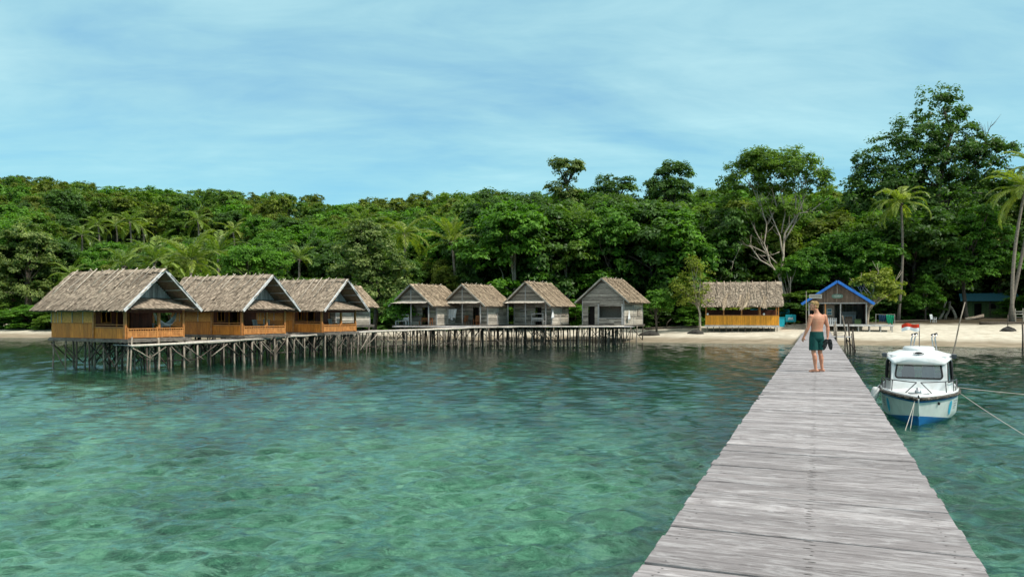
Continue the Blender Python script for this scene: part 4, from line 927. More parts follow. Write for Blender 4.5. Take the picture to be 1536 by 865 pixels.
for s in (-1, 1): mb.prism([(0, -.55, zr), (0, D + .3, zr), (s * w, D + .3, ze), (s * w, -.55, ze)], (0, 0, -.05))
roof = mb.build('roof', M['blue_paint'], t)
for s in (-1, 1):
    d = Vector((s * w, 0, ze - zr)).normalized(); mb = MB(90)
    p = Vector((0, -.60, zr)); mb.beam(p + d * .0, p + d * (math.hypot(w, zr - ze) + .05), .05, .30, (s * (zr - ze), 0, w)); mb.build('bargeboard', M['blue_paint'], roof)
mb = MB(91); mb.bb((-1.15, .9, 3.05), (-.55, .93, 3.85)); p_ = mb.build('poster', M['sign_pale'], t); mb = MB(92); mb.m = 0; mb.bb((-1.08, .894, 3.45), (-.62, .898, 3.78)); mb.bb((-1.08, .894, 3.12), (-.62, .898, 3.36)); mb.build('print', M['teal_roof'], p_)
mb = MB(92); mb.bb((-1.5, .94, zf + .01), (-.3, .98, 4.3)); mb.build('partition', M['gable_dark'], t)
mb = MB(93)
for i in range(6): mb.bb((-1.2 + i * .2, -.04, zf + .003), (-1.2 + i * .2 + .1, 0, zf + .75))
mb.bb((-1.25, -.039, zf + .4), (-.05, .03, zf + .47)); mb.build('picket_rail', M['white_board'], t)
def crate(x, y, z, dx, dy, dz, mat, label, name='crate', cat='crate', group=None):
    mb = MB(5); 
    for i in range(4): mb.bb((-dx / 2, -dy / 2, i * dz / 4 + .004), (dx / 2, -dy / 2 + .02, (i + 1) * dz / 4 - .004)); mb.bb((-dx / 2, dy / 2 - .02, i * dz / 4 + .004), (dx / 2, dy / 2, (i + 1) * dz / 4 - .004))
    for s in (-1, 1): mb.bb((s * (dx / 2 - .02) - .02, -dy / 2 + .021, 0), (s * (dx / 2 - .02) + .02, dy / 2 - .021, dz))
    mb.bb((-dx / 2 + .041, -dy / 2 + .021, .01), (dx / 2 - .041, dy / 2 - .021, dz * .8))
    o = mb.build(name, mat, None, False, rot((x, y, z), bb, BR)); o.rotation_euler[2] = BR; tag(o, label, cat, group)
crate(1.3, 1.6, zf + .004, .8, .5, .9, M['brown_board'], 'tall brown crate inside the blue roofed hut, right of its middle post')
crate(2.3, 1.2, zf + .004, .7, .5, .6, M['green_wall'], 'green crate inside the blue roofed hut near its right post')
crate(1.4, 3.2, zf + .004, 1.6, .4, 1.5, M['post_grey'], 'grey shelf box at the back of the blue roofed hut', 'shelf_box', 'box')
bench('low bench inside the blue roofed hut facing out between the two middle posts', rot((-.4, 2.6, zf + .004), bb, BR), BR, M['brown_board'], 1.1, .8)
for x, dr, mt, lab, nm in ((5.55, 1.15, 'green_cloth', 'bright green cloth hung at the right end of the beach hut deck', 'green_cloth'), (4.75, .85, 'dark_blue_cloth', 'dark blue cloth hung beside the bright green one at the deck end', 'blue_cloth')):
    a = rot((x - .42, -1.5, 0), bb, BR); hanging_cloth(nm, lab, 'cloth', (0, 0, 0), (.8 * math.cos(BR), .8 * math.sin(BR), -.1), dr, M[mt], int(x), (a[0], a[1], zf + 1.18), .22)
t2 = thing('drying_line', 'thin drying line on two posts at the right end of the beach hut deck', 'drying line', rot((5.0, -1.47, zf), bb, BR), BR)
for x in (-.95, 1.0): mb = MB(4); mb.tube([(x, 0, .003), (x, 0, 1.25)], .03, 6); mb.build('post', M['post_grey'], t2)
mb = MB(4); mb.tube([(-.95, 0, 1.2), (0, 0, 1.17), (1.0, 0, 1.2)], .012, 5); mb.build('line', M['rope'], t2)
# signpost left of the hut
sp_ = at(1209.5, 86, z=0); zg = gz(sp_.x, sp_.y); t = thing('signpost', 'thin post carrying a pale sign board in front of the blue roofed hut', 'sign', (sp_.x, sp_.y, zg), R(-21))
mb = MB(95); mb.bb((-.045, -.045, -.4), (.045, .045, 5.75 - zg)); mb.build('post', M['bark_pale'], t)
mb = MB(96); mb.bb((.30, -.05, 4.93 - zg), (1.62, -.02, 5.38 - zg)); bd = mb.build('board', M['sign_pale'], t)
mb = MB(97); mb.beam((.046, -.01, 5.33 - zg), (1.5, -.01, 5.42 - zg), .03, .06); mb.build('bracket', M['bark_dark'], t)
mb = MB(98); g = random.Random(98); x = .42
while x < 1.5: mb.bb((x, -.055, 5.18 - zg), (x + .07, -.052, 5.27 - zg + g.uniform(0, .03))); mb.bb((x, -.055, 5.02 - zg), (x + .06, -.052, 5.09 - zg)); x += .105
mb.build('lettering', M['brown_board'], bd)

# ------------------------------------------------------------------ small boat landing beside the jetty
lp = at(1265, 67, z=0); t = thing('boat_landing', 'little wooden boat landing with leaning posts and steps at the right side of the jetty', 'landing', lp, PRZ); g = random.Random(9)
mb = MB(100)
for i in range(12): mb.bb((-.9 + 0.0, -1.0 + i * .2, 1.22), (.75, -1.0 + (i + .95) * .2, 1.27))
mb.build('platform', M['deck_grey'], t)
for k in range(3): mb = MB(101); mb.bb((-1.25, 1.55 + k * .45, 1.30 + k * .17), (.1 - k * .1, 1.9 + k * .45, 1.35 + k * .17)); mb.build('step', M['driftwood'], t)
for (x, y, zt, lx) in ((-.6, -.95, 2.1, .1), (.65, -.95, 1.6, .15), (.7, 1.3, 3.1, -.75), (.45, 1.35, 2.5, .25), (-.7, 1.35, 2.3, .1), (.75, .3, 1.9, .35), (.1, -1.0, 1.5, .0), (-.6, 2.8, 2.6, .05)):
    q = rot((x, y, 0), lp, PRZ); mb = MB(102); mb.tube(jpoly((x + lx, y, zt) if lx < 0 else (x, y, zt), (x if lx < 0 else x + lx, y, gz(q[0], q[1]) - .3), 3, .03, g), .07, 7); mb.build('post', M['stilt' if lx < .2 else 'stilt_dark'], t, True)
mb = MB(103); mb.tube([(.2, -1.02, 1.15), (.9, -1.0, .15)], .05, 6); mb.build('brace', M['stilt_dark'], t, True)

# ------------------------------------------------------------------ shack in the trees, beach clutter
sh = at(1484, 112, z=0); zs = gz(sh.x, sh.y); t = thing('forest_shack', 'shaded green walled shack with a teal sheet roof among the trees at right', 'shack', (sh.x, sh.y, zs), R(-26))
mb = MB(110)
for (a, b) in ((-3.2, -1.9), (-.95, 3.2)):
    x = a
    while x < b - .02: mb.bb((x + .003, -.03, .1), (min(x + .33, b) - .003, .03, 2.5)); x += .33
mb.bb((-1.9, -.03, 2.1), (-.95, .03, 2.5)); wl = mb.build('wall', M['green_wall'], t)
for s in (-1, 1): mb = MB(111); mb.bb((s * 3.2 - .03, .04, .1), (s * 3.2 + .03, 4.0, 2.5)); mb.build('wall', M['green_wall'], t)
mb = MB(111); mb.bb((-3.2, 4.01, .1), (3.2, 4.06, 2.5)); mb.build('wall', M['green_wall'], t)
mb = MB(112); mb.bb((-1.88, .3, .1), (-.97, .34, 2.09)); mb.build('door', M['dark'], t)
for x in (.4, 2.0):
    mb = MB(113); mb.bb((x - .45, -.08, 1.3), (x + .45, -.035, 2.1)); f_ = mb.build('window', M['stilt_dark'], t)
    mb = MB(113); mb.bb((x - .37, -.09, 1.38), (x + .37, -.082, 2.02)); mb.build('pane', M['dark'], f_)
mb = MB(114); mb.prism([(-3.7, -1.1, 2.45), (3.7, -1.1, 2.45), (3.7, 2.0, 3.6), (-3.7, 2.0, 3.6)], (0, 0, .05)); mb.prism([(-3.7, 2.01, 3.6), (3.7, 2.01, 3.6), (3.7, 4.6, 2.6), (-3.7, 4.6, 2.6)], (0, 0, .05)); mb.build('roof', M['teal_roof'], t)
mb = MB(115); mb.bb((-3.3, -1.0, -.2), (3.3, 4.1, .095)); mb.build('floor', M['driftwood'], t)
for x in (-3.1, 0, 3.1): mb = MB(116); mb.bb((x - .05, -.95, .1), (x + .05, -.85, 2.44)); mb.build('post', M['stilt_dark'], t)
def ground_at(px, d): q = at(px, d, z=0); return (q.x, q.y, gz(q.x, q.y))
q = ground_at(1400, 97); chair('plastic_chair', 'white plastic chair standing alone at the top of the beach', (q[0], q[1], q[2]), R(-60), M['white_paint'], None, 1.0)
q = ground_at(1529, 95); t = thing('lifeguard_chair', 'tall pale wooden chair frame by the leaning palms at the right edge', 'chair', q, R(-30))
for x in (-.4, .4):
    for y, hh in ((-.35, 1.0), (.35, 1.75)): mb = MB(6); mb.tube([(x, y, -.1), (x, y * .9, hh)], .045, 6); mb.build('leg', M['pole'], t)
mb = MB(7); 
for i in range(4): mb.bb((-.42, -.34 + i * .17, .62), (.42, -.20 + i * .17, .66))
mb.build('seat', M['pole'], t); mb = MB(8); mb.bb((-.42, .28, 1.3), (.42, .33, 1.42)); mb.bb((-.42, .28, 1.0), (.42, .33, 1.1)); mb.build('backrest', M['pole'], t)
def rock(name, label, cat, loc, size, seed, mat, group=None, rough=.25):
    g = random.Random(seed); mb = MB(seed); rings = []; ph = [g.uniform(0, 6) for _ in range(6)]
    for j in range(8):
        th = math.pi / 2 * j / 7.3; ring = []
        for k in range(16):
            a = 2 * math.pi * k / 16; r = 1 + rough * (math.sin(2 * a + ph[0]) * .5 + math.sin(3 * a + ph[1] + j) * .35 + math.sin(5 * a + ph[2] + 2 * j) * .2)
            ring.append((size[0] * r * math.cos(th) * math.cos(a), size[1] * r * math.cos(th) * math.sin(a), size[2] * (math.sin(th) - .1) * (1 + .15 * math.sin(2 * a + ph[3]))))
        rings.append(ring)
    mb.loft(rings); return tag(mb.build(name, mat, None, True, loc), label, cat, group)
rock('dark_rock', 'low black rock on the sand just right of the tallest grey hut', 'rock', ground_at(975, 93), (1.15, .7, .55), 3, M['rock'], 'black rocks on the beach')
rock('dark_rock', 'low black rock on the sand at the left foot of the thatched pavilion', 'rock', ground_at(1044, 93), (1.0, .7, .5), 5, M['rock'], 'black rocks on the beach')
rock('root_stump', 'dark root stump sitting on the sand at the far right', 'stump', ground_at(1512, 86), (.75, .55, .55), 8, M['rock'], None, .5)
q = ground_at(1511.5, 88); mb = MB(9); mb.tube([(0, 0, -.2), (.03, 0, 1.6)], .045, 6); tag(mb.build('beach_stake', M['stilt_dark'], None, True, q), 'thin dark stake standing behind the root stump on the beach', 'stake')
q = at(1534, 72.5, z=0); mb = MB(9); mb.tube([(0, 0, gz(q.x, q.y) - .4), (.02, 0, 1.2), (-.02, 0, 2.35)], .075, 8); tag(mb.build('mooring_post', M['stilt_dark'], None, True, q), 'dark upright post at the water edge by the right border of the view', 'post')
q = at(1423.5, 47, z=0); e = at(1447.5, 47.5, py=453) - q; mb = MB(10); mb.tube([Vector((-.45, -.02, -1.9)), e * .35 + Vector((.03, 0, .0)), e * .7 + Vector((-.03, 0, 0)), e], [.05, .045, .038, .028], 7); tag(mb.build('mooring_pole', M['stilt'], None, True, q), 'long leaning bamboo pole stuck in the water behind the moored boat', 'pole')
def log(label, p, q, r, mat='driftwood', group=None, name='driftwood_log', branches=2, seed=1):
    g = random.Random(seed); p = Vector(p); q = Vector(q); mb = MB(seed); pts = jpoly((0, 0, 0), q - p, 5, r * .8, g)
    mb.tube(pts, [r * 1.1, r, r * .9, r * .8, r * .7, r * .45], 8)
    for i in range(branches):
        b = pts[1 + i % 4]; mb.tube([b, b + Vector((g.uniform(-.6, .6), g.uniform(-.4, .2), g.uniform(.3, .9))), b + Vector((g.uniform(-1.2, 1.2), g.uniform(-.6, .3), g.uniform(.5, 1.3)))], [r * .5, r * .35, r * .15], 6)
    tag(mb.build(name, M[mat], None, True, p), label, 'log', group)
def lift(q, z): return (q[0], q[1], q[2] + z)
log('bleached branching driftwood trunk reaching up from the left shore', lift(ground_at(68, 119), .3), at(14, 120, py=464), .16, 'bark_pale', 'driftwood on the left shore', branches=4, seed=2)
log('dark fallen log lying along the sand on the left shore under the bleached trunk', lift(ground_at(30, 118), .2), lift(ground_at(76, 119), .7), .16, 'bark_dark', 'driftwood on the left shore', branches=3, seed=3)
log('short crooked driftwood on the left shore close to the corner of the leftmost hut', lift(ground_at(50, 120), .3), at(72, 120, py=478), .13, 'driftwood', 'driftwood on the left shore', branches=4, seed=6)
for i, (a, b, lab) in enumerate(((1408, 1420, 'first'), (1418, 1426, 'second'), (1433, 1424, 'third'))):
    p_ = lift(ground_at(a, 103), -.2); log(f'{lab} from left of the leaning grey trunks propped below the big bush at right', p_, at(b, 104, py=452), .18, 'driftwood', 'leaning trunks at the forest edge', branches=0, seed=20 + i)
log('long dark log lying along the top of the beach right of the white chair', lift(ground_at(1470, 93), .15), lift(ground_at(1560, 93), .15), .2, 'bark_dark', None, branches=0, seed=31)
log('thin dark log lying in the shade between the slender palm and the white chair', lift(ground_at(1330, 98), .12), lift(ground_at(1392, 99), .12), .15, 'bark_dark', None, branches=1, seed=32)
log('dark log lying on the sand between the tallest grey hut and the pavilion', lift(ground_at(968, 99), .12), lift(ground_at(1050, 98.5), .12), .17, 'bark_dark', None, branches=2, seed=33)
# canoe pulled up in the shade
q = ground_at(1462, 101); mb = MB(11); rings = []
for i in range(9):
    x = -1.7 + 3.4 * i / 8; hb = .36 * (1 - (abs(x) / 1.75) ** 2.2) + .01; sh_ = .35 + .12 * (x / 1.7) ** 2
    rings.append([(x, hb, sh_), (x, hb * .9, .15), (x, hb * .4, 0), (x, -hb * .4, 0), (x, -hb * .9, .15), (x, -hb, sh_), (x, -hb * .88, sh_), (x, -hb * .75, .17), (x, 0, .06), (x, hb * .75, .17), (x, hb * .88, sh_)])
mb.loft(rings); o = mb.build('canoe', M['driftwood'], None, True, lift(q, .02)); o.rotation_euler = (0, R(-8), R(20)); tag(o, 'small brown canoe pulled up in front of the green walled shack', 'canoe')
# ------------------------------------------------------------------ moored motor boat
BH = Vector((-0.468, -0.884, 0)); bw = at(1378, 22.6, z=0); bl = bw - BH * 3.1
boat = thing('motor_boat', 'small white cabin motor boat with blue bottom and flag, moored right of the jetty', 'boat', bl, math.atan2(BH.y, BH.x))
ST = [(-3.2, 1.06), (-2.2, 1.14), (-1.0, 1.20), (0.2, 1.22), (1.2, 1.16), (1.9, 1.02), (2.5, .76), (2.95, .46), (3.25, .20), (3.42, .02)]
SXs = [s[0] for s in ST]; SHB = [s[1] for s in ST]
boat.scale = (.965, .93, .965)
def sheer(x): return .93 + .02 * (x / 3.2) - .05 * max(0, (x - 2.2)) / 1.2
def boot(x): return float(np.interp(x, [-3.2, 0, 1.5, 3.4], [.06, .08, .15, .36]))
def hull_pt(x, s, z):
    """point on the hull skin: x is the station at the sheer, z the height; the stem rakes back below"""
    hb = float(np.interp(x, SXs, SHB)); zs = sheer(x); k = max(0, min(1, (zs - z) / (zs + .30)))
    bowk = max(0, (x - .8) / 2.6)
    fl = 1 - (0.10 + .42 * bowk) * k ** 1.0 - (1 - (0.10 + .42 * bowk)) * max(0, (k - .55) / .45) ** 1.6
    rake = .42 * k * bowk ** 1.5
    return Vector((x - rake, s * max(hb * fl, .012), z))
def strip(name, z0f, z1f, mat, n=5, parent=None):
    mb = MB(3)
    for s in (-1, 1):
        rings = []
        for j in range(n + 1):
            rings.append([hull_pt(x, s, z0f(x) + (z1f(x) - z0f(x)) * j / n) for x in np.linspace(-3.2, 3.42, 30)])
        mb.loft(rings, False, .5, False)
    return mb.build(name, mat, parent or boat, True)
hull = strip('hull', lambda x: boot(x), lambda x: sheer(x) - .13, M['hull_white'])
strip('bottom_paint', lambda x: -.28, lambda x: boot(x), M['hull_blue'], 8, hull)
strip('blue_stripe', lambda x: sheer(x) - .13, lambda x: sheer(x), M['hull_blue'], 2, hull)
mb = MB(4); tr_ = [hull_pt(-3.2, -1, z) for z in (sheer(-3.2), .6, .3, 0, -.28)] + [hull_pt(-3.2, 1, z) for z in (-.28, 0, .3, .6, sheer(-3.2))]; mb.add(tr_, [tuple(range(10))]); mb.build('transom', M['hull_white'], hull)
mb = MB(5); mb.tube([hull_pt(3.425, 1, z) * 1.0 - Vector((0, hull_pt(3.42, 1, z).y, 0)) for z in (.34, .2, 0, -.28)], .02, 6); mb.build('stem', M['hull_blue'], hull, True)
mb = MB(5); mb.tube([hull_pt(3.425, 1, z) * 1.0 - Vector((0, hull_pt(3.42, 1, z).y, 0)) for z in (.9, .7, .5, .345)], .02, 6); mb.build('stem', M['hull_white'], hull, True)
mb = MB(5)
xsd = list(np.linspace(-3.2, 3.40, 26)); rings = []
for x in xsd:
    hb = float(np.interp(x, SXs, SHB)); rings.append([Vector((x, hb * u, sheer(x) + .015 + .10 * (1 - u * u) * (1 if x > -1.8 else .2))) for u in (-1, -.75, -.5, -.25, 0, .25, .5, .75, 1)])
mb.loft(rings, False, .5, False); mb.build('foredeck', M['white_paint'], boat, True)
mb = MB(6)
for s in (-1, 1):
    pts = [hull_pt(x, s, sheer(x)) + Vector((0, s * .02, -.015)) for x in np.linspace(-3.2, 3.42, 34)]; mb.tube(pts, .055, 8)
mb.build('rub_rail', M['rubrail'], boat, True)
# bulwark lip
mb = MB(6)
for s in (-1, 1):
    pts = [hull_pt(x, s, sheer(x)) + Vector((-.02, -s * .03, .045)) for x in np.linspace(-3.2, 3.38, 34)]; mb.tube(pts, .04, 6)
mb.build('toe_rail', M['white_paint'], boat, True)
# cabin: panels with real window openings
def rrect(w0, w1, z0, z1, r, n=6):
    """rounded quadrilateral in (u, z): half width w0 at the bottom, w1 at the top"""
    out = []
    for (sx, sz, a0) in ((1, 1, 0), (-1, 1, 90), (-1, -1, 180), (1, -1, 270)):
        w = w1 if sz > 0 else w0; cx, cz = sx * (w - r), (z1 - r if sz > 0 else z0 + r)
        for k in range(n + 1): a = R(a0 + 90 * k / n); out.append((cx + r * math.cos(a), cz + r * math.sin(a)))
    return out
def panel(mapf, outer, inner, th_in, name, parent):
    mb = MB(7); A = [mapf(u, z, 0) for u, z in outer]; B = [mapf(u, z, 0) for u, z in inner]; C = [mapf(u, z, -th_in) for u, z in inner]; D = [mapf(u, z, -th_in) for u, z in outer]
    mb.loft([A, B, C, D], False, .5); return mb.build(name, M['white_paint'], parent)
def gasket(mapf, inner, parent, r=.028):
    mb = MB(8); pts = [mapf(u, z, .008) for u, z in inner]; mb.tube(pts + [pts[0], pts[1]], r, 6, None, False); mb.build('window_frame', M['black_rubber'], parent, True)
    mb = MB(9); pts = [mapf(u, z, -.012) for u, z in inner]; mb.add(pts, [tuple(range(len(pts)))]); mb.build('windscreen', M['glass'], parent)
cabin = bpy.data.objects.new('cabin', None); COL.objects.link(cabin); cabin.parent = boat
ZB, ZT = .98, 2.10
def fx_(z): return 1.58 - .34 * (z - ZB) / (ZT - ZB)
def mf(u, z, o): return Vector((fx_(z) + o, u, z))
panel(mf, rrect(.84, .80, ZB, ZT, .01), rrect(.70, .66, 1.38, 1.87, .09), .05, 'front_panel', cabin); gasket(mf, rrect(.70, .66, 1.38, 1.87, .09), cabin, .03)
for s in (-1, 1):
    a0 = lambda z: Vector((fx_(z), s * (.84 - .04 * (z - ZB) / (ZT - ZB)), z)); a1 = lambda z: Vector((.55, s * (1.06 - .07 * (z - ZB) / (ZT - ZB)), z))
    def mc(u, z, o, s=s, a0=a0, a1=a1):
        p = a0(z).lerp(a1(z), (u + .5)); return p + Vector((.35, s * .94, 0)) * o
    mb = MB(3); panel(mc, rrect(.5, .5, ZB, ZT, .01), rrect(.36, .30, 1.28, 1.93, .08), .04, 'corner_panel', cabin); gasket(mc, rrect(.36, .30, 1.28, 1.93, .08), cabin, .026)
    def ms(u, z, o, s=s): return Vector((.55 - (u + .5) * 2.3, s * (1.06 - .07 * (z - ZB) / (ZT - ZB) + o), z))
    panel(ms, rrect(.5, .5, ZB - .02, ZT, .01), rrect(.42, .42, 1.35, 1.88, .05), .04, 'side_panel', cabin); gasket(ms, rrect(.42, .42, 1.35, 1.88, .05), cabin, .022)
mb = MB(12); rings = []
for x, hw, zt in ((-2.25, .98, 2.10), (-1.8, 1.05, 2.19), (0, 1.09, 2.25), (.9, 1.04, 2.22), (1.28, .92, 2.14), (1.46, .78, 2.02)):
    rings.append([Vector((x, hw * u, (zt if abs(u) < .9 else zt - .06) - .10 * u * u)) for u in (-1, -.9, -.6, -.3, 0, .3, .6, .9, 1)] + [Vector((x - .01, hw * u * .97, zt - .20)) for u in (1, .5, 0, -.5, -1)])
mb.loft(rings, True, .5); croof = mb.build('cabin_roof', M['white_paint'], boat, True)
mb = MB(13); rings = []
for z, k in ((2.2, 1), (2.30, .97), (2.335, .9)): rings.append([Vector((-.35 + 1.05 * k * math.cos(a) * 1.0, .52 * k * math.sin(a), z)) for a in [2 * math.pi * i / 24 for i in range(24)]])
mb.loft(rings, True, .5); mb.build('hatch', M['white_paint'], croof, True)
mb = MB(14); mb.ball((1.30, 0, 2.19), (.06, .12, .035), 10, 6); mb.tube([(1.3, -.17, 2.17), (1.3, .17, 2.17)], .018, 6); mb.build('roof_lamp', M['black_rubber'], croof, True)
for s in (-1, 1): 
    mb = MB(15); mb.bb((.55, s * 1.05 - .07, 2.02), (1.05, s * 1.05 + .07, 2.15)); mb.tube([(.3, s * 1.08, 2.05), (.9, s * 1.1, 2.1)], .05, 8); mb.build('roof_bracket', M['dark_steel'], croof)
# interior: console and seats seen through the screen
for (y, mt, hh, nm) in ((-.33, 'seat_red', 1.74, 'seat'), (.30, 'seat_grey', 1.78, 'seat')):
    mb = MB(16); rings = []
    for x, k in ((-.02, .8), (.05, 1), (.15, 1), (.2, .85)): rings.append([Vector((x, y + .21 * k * math.copysign(abs(math.cos(a)) ** .7, math.cos(a)), (hh - .35) + .36 * k * math.copysign(abs(math.sin(a)) ** .7, math.sin(a)))) for a in [2 * math.pi * i / 18 for i in range(18)]])
    mb.loft(rings); mb.bb((.2, y - .22, 1.0), (.55, y + .22, 1.12)); mb.build(nm, M[mt], boat, True)
mb = MB(17); mb.bb((.95, -.8, .99), (1.35, .8, 1.30)); mb.build('console', M['seat_grey'], boat)
mb = MB(17); mb.bb((-1.72, -.95, 1.0), (-1.68, -.45, 1.35)); mb.bb((-1.72, .45, 1.0), (-1.68, .95, 1.35)); mb.build('bulkhead', M['hull_white'], boat)
# pulpit rails
for s in (-1, 1):
    top = [(2.72, s * .06, 1.34), (2.35, s * .42, 1.335), (1.85, s * .78, 1.33), (1.3, s * 1.02, 1.33), (.7, s * 1.14, 1.33)]
    base = [(2.62, s * .40, .98), (2.12, s * .80, .97), (1.45, s * 1.03, .97), (.95, s * 1.10, .97)]
    mb = MB(18); mb.tube(top, .017, 6)
    for a, b in zip((top[0], top[2], top[3], top[4]), base): mb.tube([a, b], .016, 6)
    mb.tube([top[4], (.35, s * 1.18, 1.0)], .016, 6); mb.build('pulpit_rail', M['dark_steel'], boat, True)
mb = MB(19); mb.ball((3.02, -.02, 1.07), (.11, .10, .09), 10, 6); mb.tube([(3.02, -.3, 1.03), (3.02, .3, 1.03)], .02, 6); mb.tube([(3.0, -.02, .95), (3.02, -.02, 1.2)], .05, 8); mb.build('anchor_roller', M['steel'], boat, True)
for y in (-.22, .42):
    mb = MB(20)
    for dx, dy in ((0, 0), (.0, .10)): mb.tube([(-.9, y + dy - .06 * (1 if y < 0 else -1), 2.2), (-.92, y + dy, 2.62), (-1.0, y + dy + .06, 2.76), (-1.15, y + dy + .08, 2.74)], .022, 6)
    mb.build('rod_holder', M['steel'], croof, True); mb = MB(20); mb.tube([(-1.0, y - .02, 2.72), (-1.02, y + .18, 2.78)], .035, 6); mb.build('rod_cap', M['black_rubber'], croof, True)
mb = MB(21); mb.tube([(-.6, .02, 2.22), (-.6, .02, 3.14)], .014, 6); fp = mb.build('flagpole', M['dark_steel'], boat, True)
mb = MB(22); nx = 14
def fl(i, v): return Vector((-.6 + .03 * math.sin(i * .8), .015 - .57 * i / nx, 3.11 - v * (.24 + .02 * math.sin(i * .7)) - .0 - .05 * math.sin(i * .5) * i / nx))
for k, (v0, v1) in enumerate(((0, .52), (.52, 1))):
    mb.m = k; 
    for o in (0, .008): mb.loft([[fl(i, v0) + Vector((o, 0, 0)) for i in range(nx + 1)], [fl(i, (v0 + v1) / 2) + Vector((o + .008, 0, 0)) for i in range(nx + 1)], [fl(i, v1) + Vector((o, 0, 0)) for i in range(nx + 1)]], False, .5, False)
mb.build('flag', [M['flag_red'], M['flag_white']], fp, True)
# hull emblems: a leaning blue feather shape and a few rows of dark script
def patch(mb, pts, s):
    vs = []
    for x, z in pts:
        p = hull_pt(x, s, z); p2 = hull_pt(x + .05, s, z); p3 = hull_pt(x, s, z + .05); n = (p2 - p).cross(p3 - p); n.normalize(); n = n if n.y * s > 0 else -n; vs.append(p + n * .007)
    mb.add(vs, [tuple(range(len(vs)))])
for s in (-1, 1):
    mb = MB(23); c = (1.95, .53); patch(mb, [(c[0] + .11 * math.cos(a) + .05 * math.sin(a), c[1] + .235 * math.sin(a) * (1.0)) for a in [2 * math.pi * k / 20 for k in range(20)]], s); em = mb.build('emblem', M['logo_blue'], hull)
    mb = MB(24); g = random.Random(3)
    for r_, z in enumerate((.70, .61, .53, .46)):
        x = 1.68 - .03 * r_
        while x > 1.18 + .06 * r_: w_ = g.uniform(.04, .08); h_ = g.uniform(.025, .05); patch(mb, [(x, z), (x - w_, z + .01), (x - w_ * .9, z + h_), (x - .01, z + h_ * .7)], s); x -= w_ + .025
    mb.build('script', M['ink'], em)
mb = MB(25)
for s in (1,): p = hull_pt(2.75, 1, .72); mb.ball(p + Vector((.02, .02, 0)), (.035, .035, .05), 8, 6)
mb.build('bow_eye', M['black_rubber'], hull, True)
mb = MB(26); rings = []
for z, k in ((.35, .6), (.5, .9), (.9, 1), (1.25, .95), (1.38, .6)): rings.append([Vector((-3.45 + .26 * k * math.cos(a), -.45 + .2 * k * math.sin(a), z)) for a in [2 * math.pi * i / 14 for i in range(14)]])
mb.loft(rings); mb.bb((-3.42, -.52, -.5), (-3.3, -.38, .6)); mb.build('outboard_motor', M['black_rubber'], boat, True)
# fender, ropes
bm_ = boat.matrix_basis.copy(); bm_ = Matrix.Translation(boat.location) @ Matrix.Rotation(boat.rotation_euler.z, 4, 'Z') @ Matrix.Diagonal((.965, .93, .965, 1))
def bp(x, y, z): return bm_ @ Vector((x, y, z))
c = bp(1.35, -1.36, .78); up = (bp(1.3, -1.22, 1.15) - c).normalized(); mb = MB(27)
mb.tube([-up * .25, -up * .22, -up * .12, up * .12, up * .22, up * .25], [.05, .115, .13, .13, .115, .05], 14); mb.tube([up * .24, bp(1.2, -1.2, 1.10) - c], .012, 5)
tag(mb.build('boat_fender', M['cloth_white'], None, True, c), 'white cylindrical fender hanging between the moored boat and the jetty', 'fender')
def rope(label, p, q, sag, r=.011, n=14):
    p = Vector(p); q = Vector(q); mb = MB(1); mb.tube([p.lerp(q, i / n) - p - Vector((0, 0, 4 * sag * (i / n) * (1 - i / n))) for i in range(n + 1)], r, 6)
    tag(mb.build('mooring_rope', M['rope'], None, True, p), label, 'rope', 'mooring ropes of the boat')
rope('mooring rope running from the boat bow down left into the water', bp(3.2, -.05, 1.02), at(1350, 21.6, z=-.35), .02, .010)
rope('short second rope falling almost straight down beside the bow stem', bp(3.3, -.1, .9), at(1362, 21.9, z=-.35), .02, .009)
rope('upper pale mooring rope leading right from the boat, at cabin height', bp(.5, 1.16, 1.05), at(1640, 26.5, py=597), .05, .009)
rope('lower pale mooring rope leading right from the boat hull into the water', bp(.9, 1.2, .92), at(1590, 19.0, z=-.15), .05, .009)

# ------------------------------------------------------------------ the man on the jetty
pp = at(1227, 19.84, z=DECK + .006); man = thing('person', 'barefoot shirtless man in dark green shorts standing on the jetty, seen from behind', 'person', pp, R(-21.5))
YAW = R(30)   # torso turned: his left shoulder nearer to us
ct, st_ = math.cos(YAW), math.sin(YAW)
def el(cx, cy, z, rx, ry, n=24, p=1.0): return [Vector((cx + rx * math.cos(a) * ct - ry * math.sin(a) * st_, cy + rx * math.cos(a) * st_ + ry * math.sin(a) * ct, z)) for a in [2 * math.pi * k / n for k in range(n)]]
LH, RH = Vector((-.115, -.05, .92)), Vector((.045, .05, .92))
LK, LA, RK, RA = Vector((-.105, -.075, .485)), Vector((-.052, -.07, .085)), Vector((.05, .08, .485)), Vector((.10, .10, .085))
mb = MB(1)
TOR = [(.84, -.035, .0, .155, .115), (.93, -.035, .0, .178, .135), (1.02, -.032, 0, .162, .118), (1.11, -.026, 0, .152, .108), (1.20, -.018, 0, .160, .112), (1.30, -.010, 0, .178, .122), (1.38, -.006, .0, .190, .122), (1.44, -.008, 0, .175, .108), (1.485, -.014, -.005, .118, .085), (1.52, -.024, -.01, .070, .070), (1.57, -.04, -.012, .058, .062), (1.63, -.06, -.012, .056, .062)]
mb.loft([el(cx, cy, z, rx, ry) for z, cx, cy, rx, ry in TOR])
SL, SR = Vector((-.168, -.095, 1.425)), Vector((.158, .085, 1.43))
EL_, ER = Vector((-.235, -.12, 1.155)), Vector((.236, .09, 1.15)); WL, WR = Vector((-.335, -.10, .915)), Vector((.232, .05, .905))
def limb(pts, rad, n=14): mb.tube(pts, rad, n)
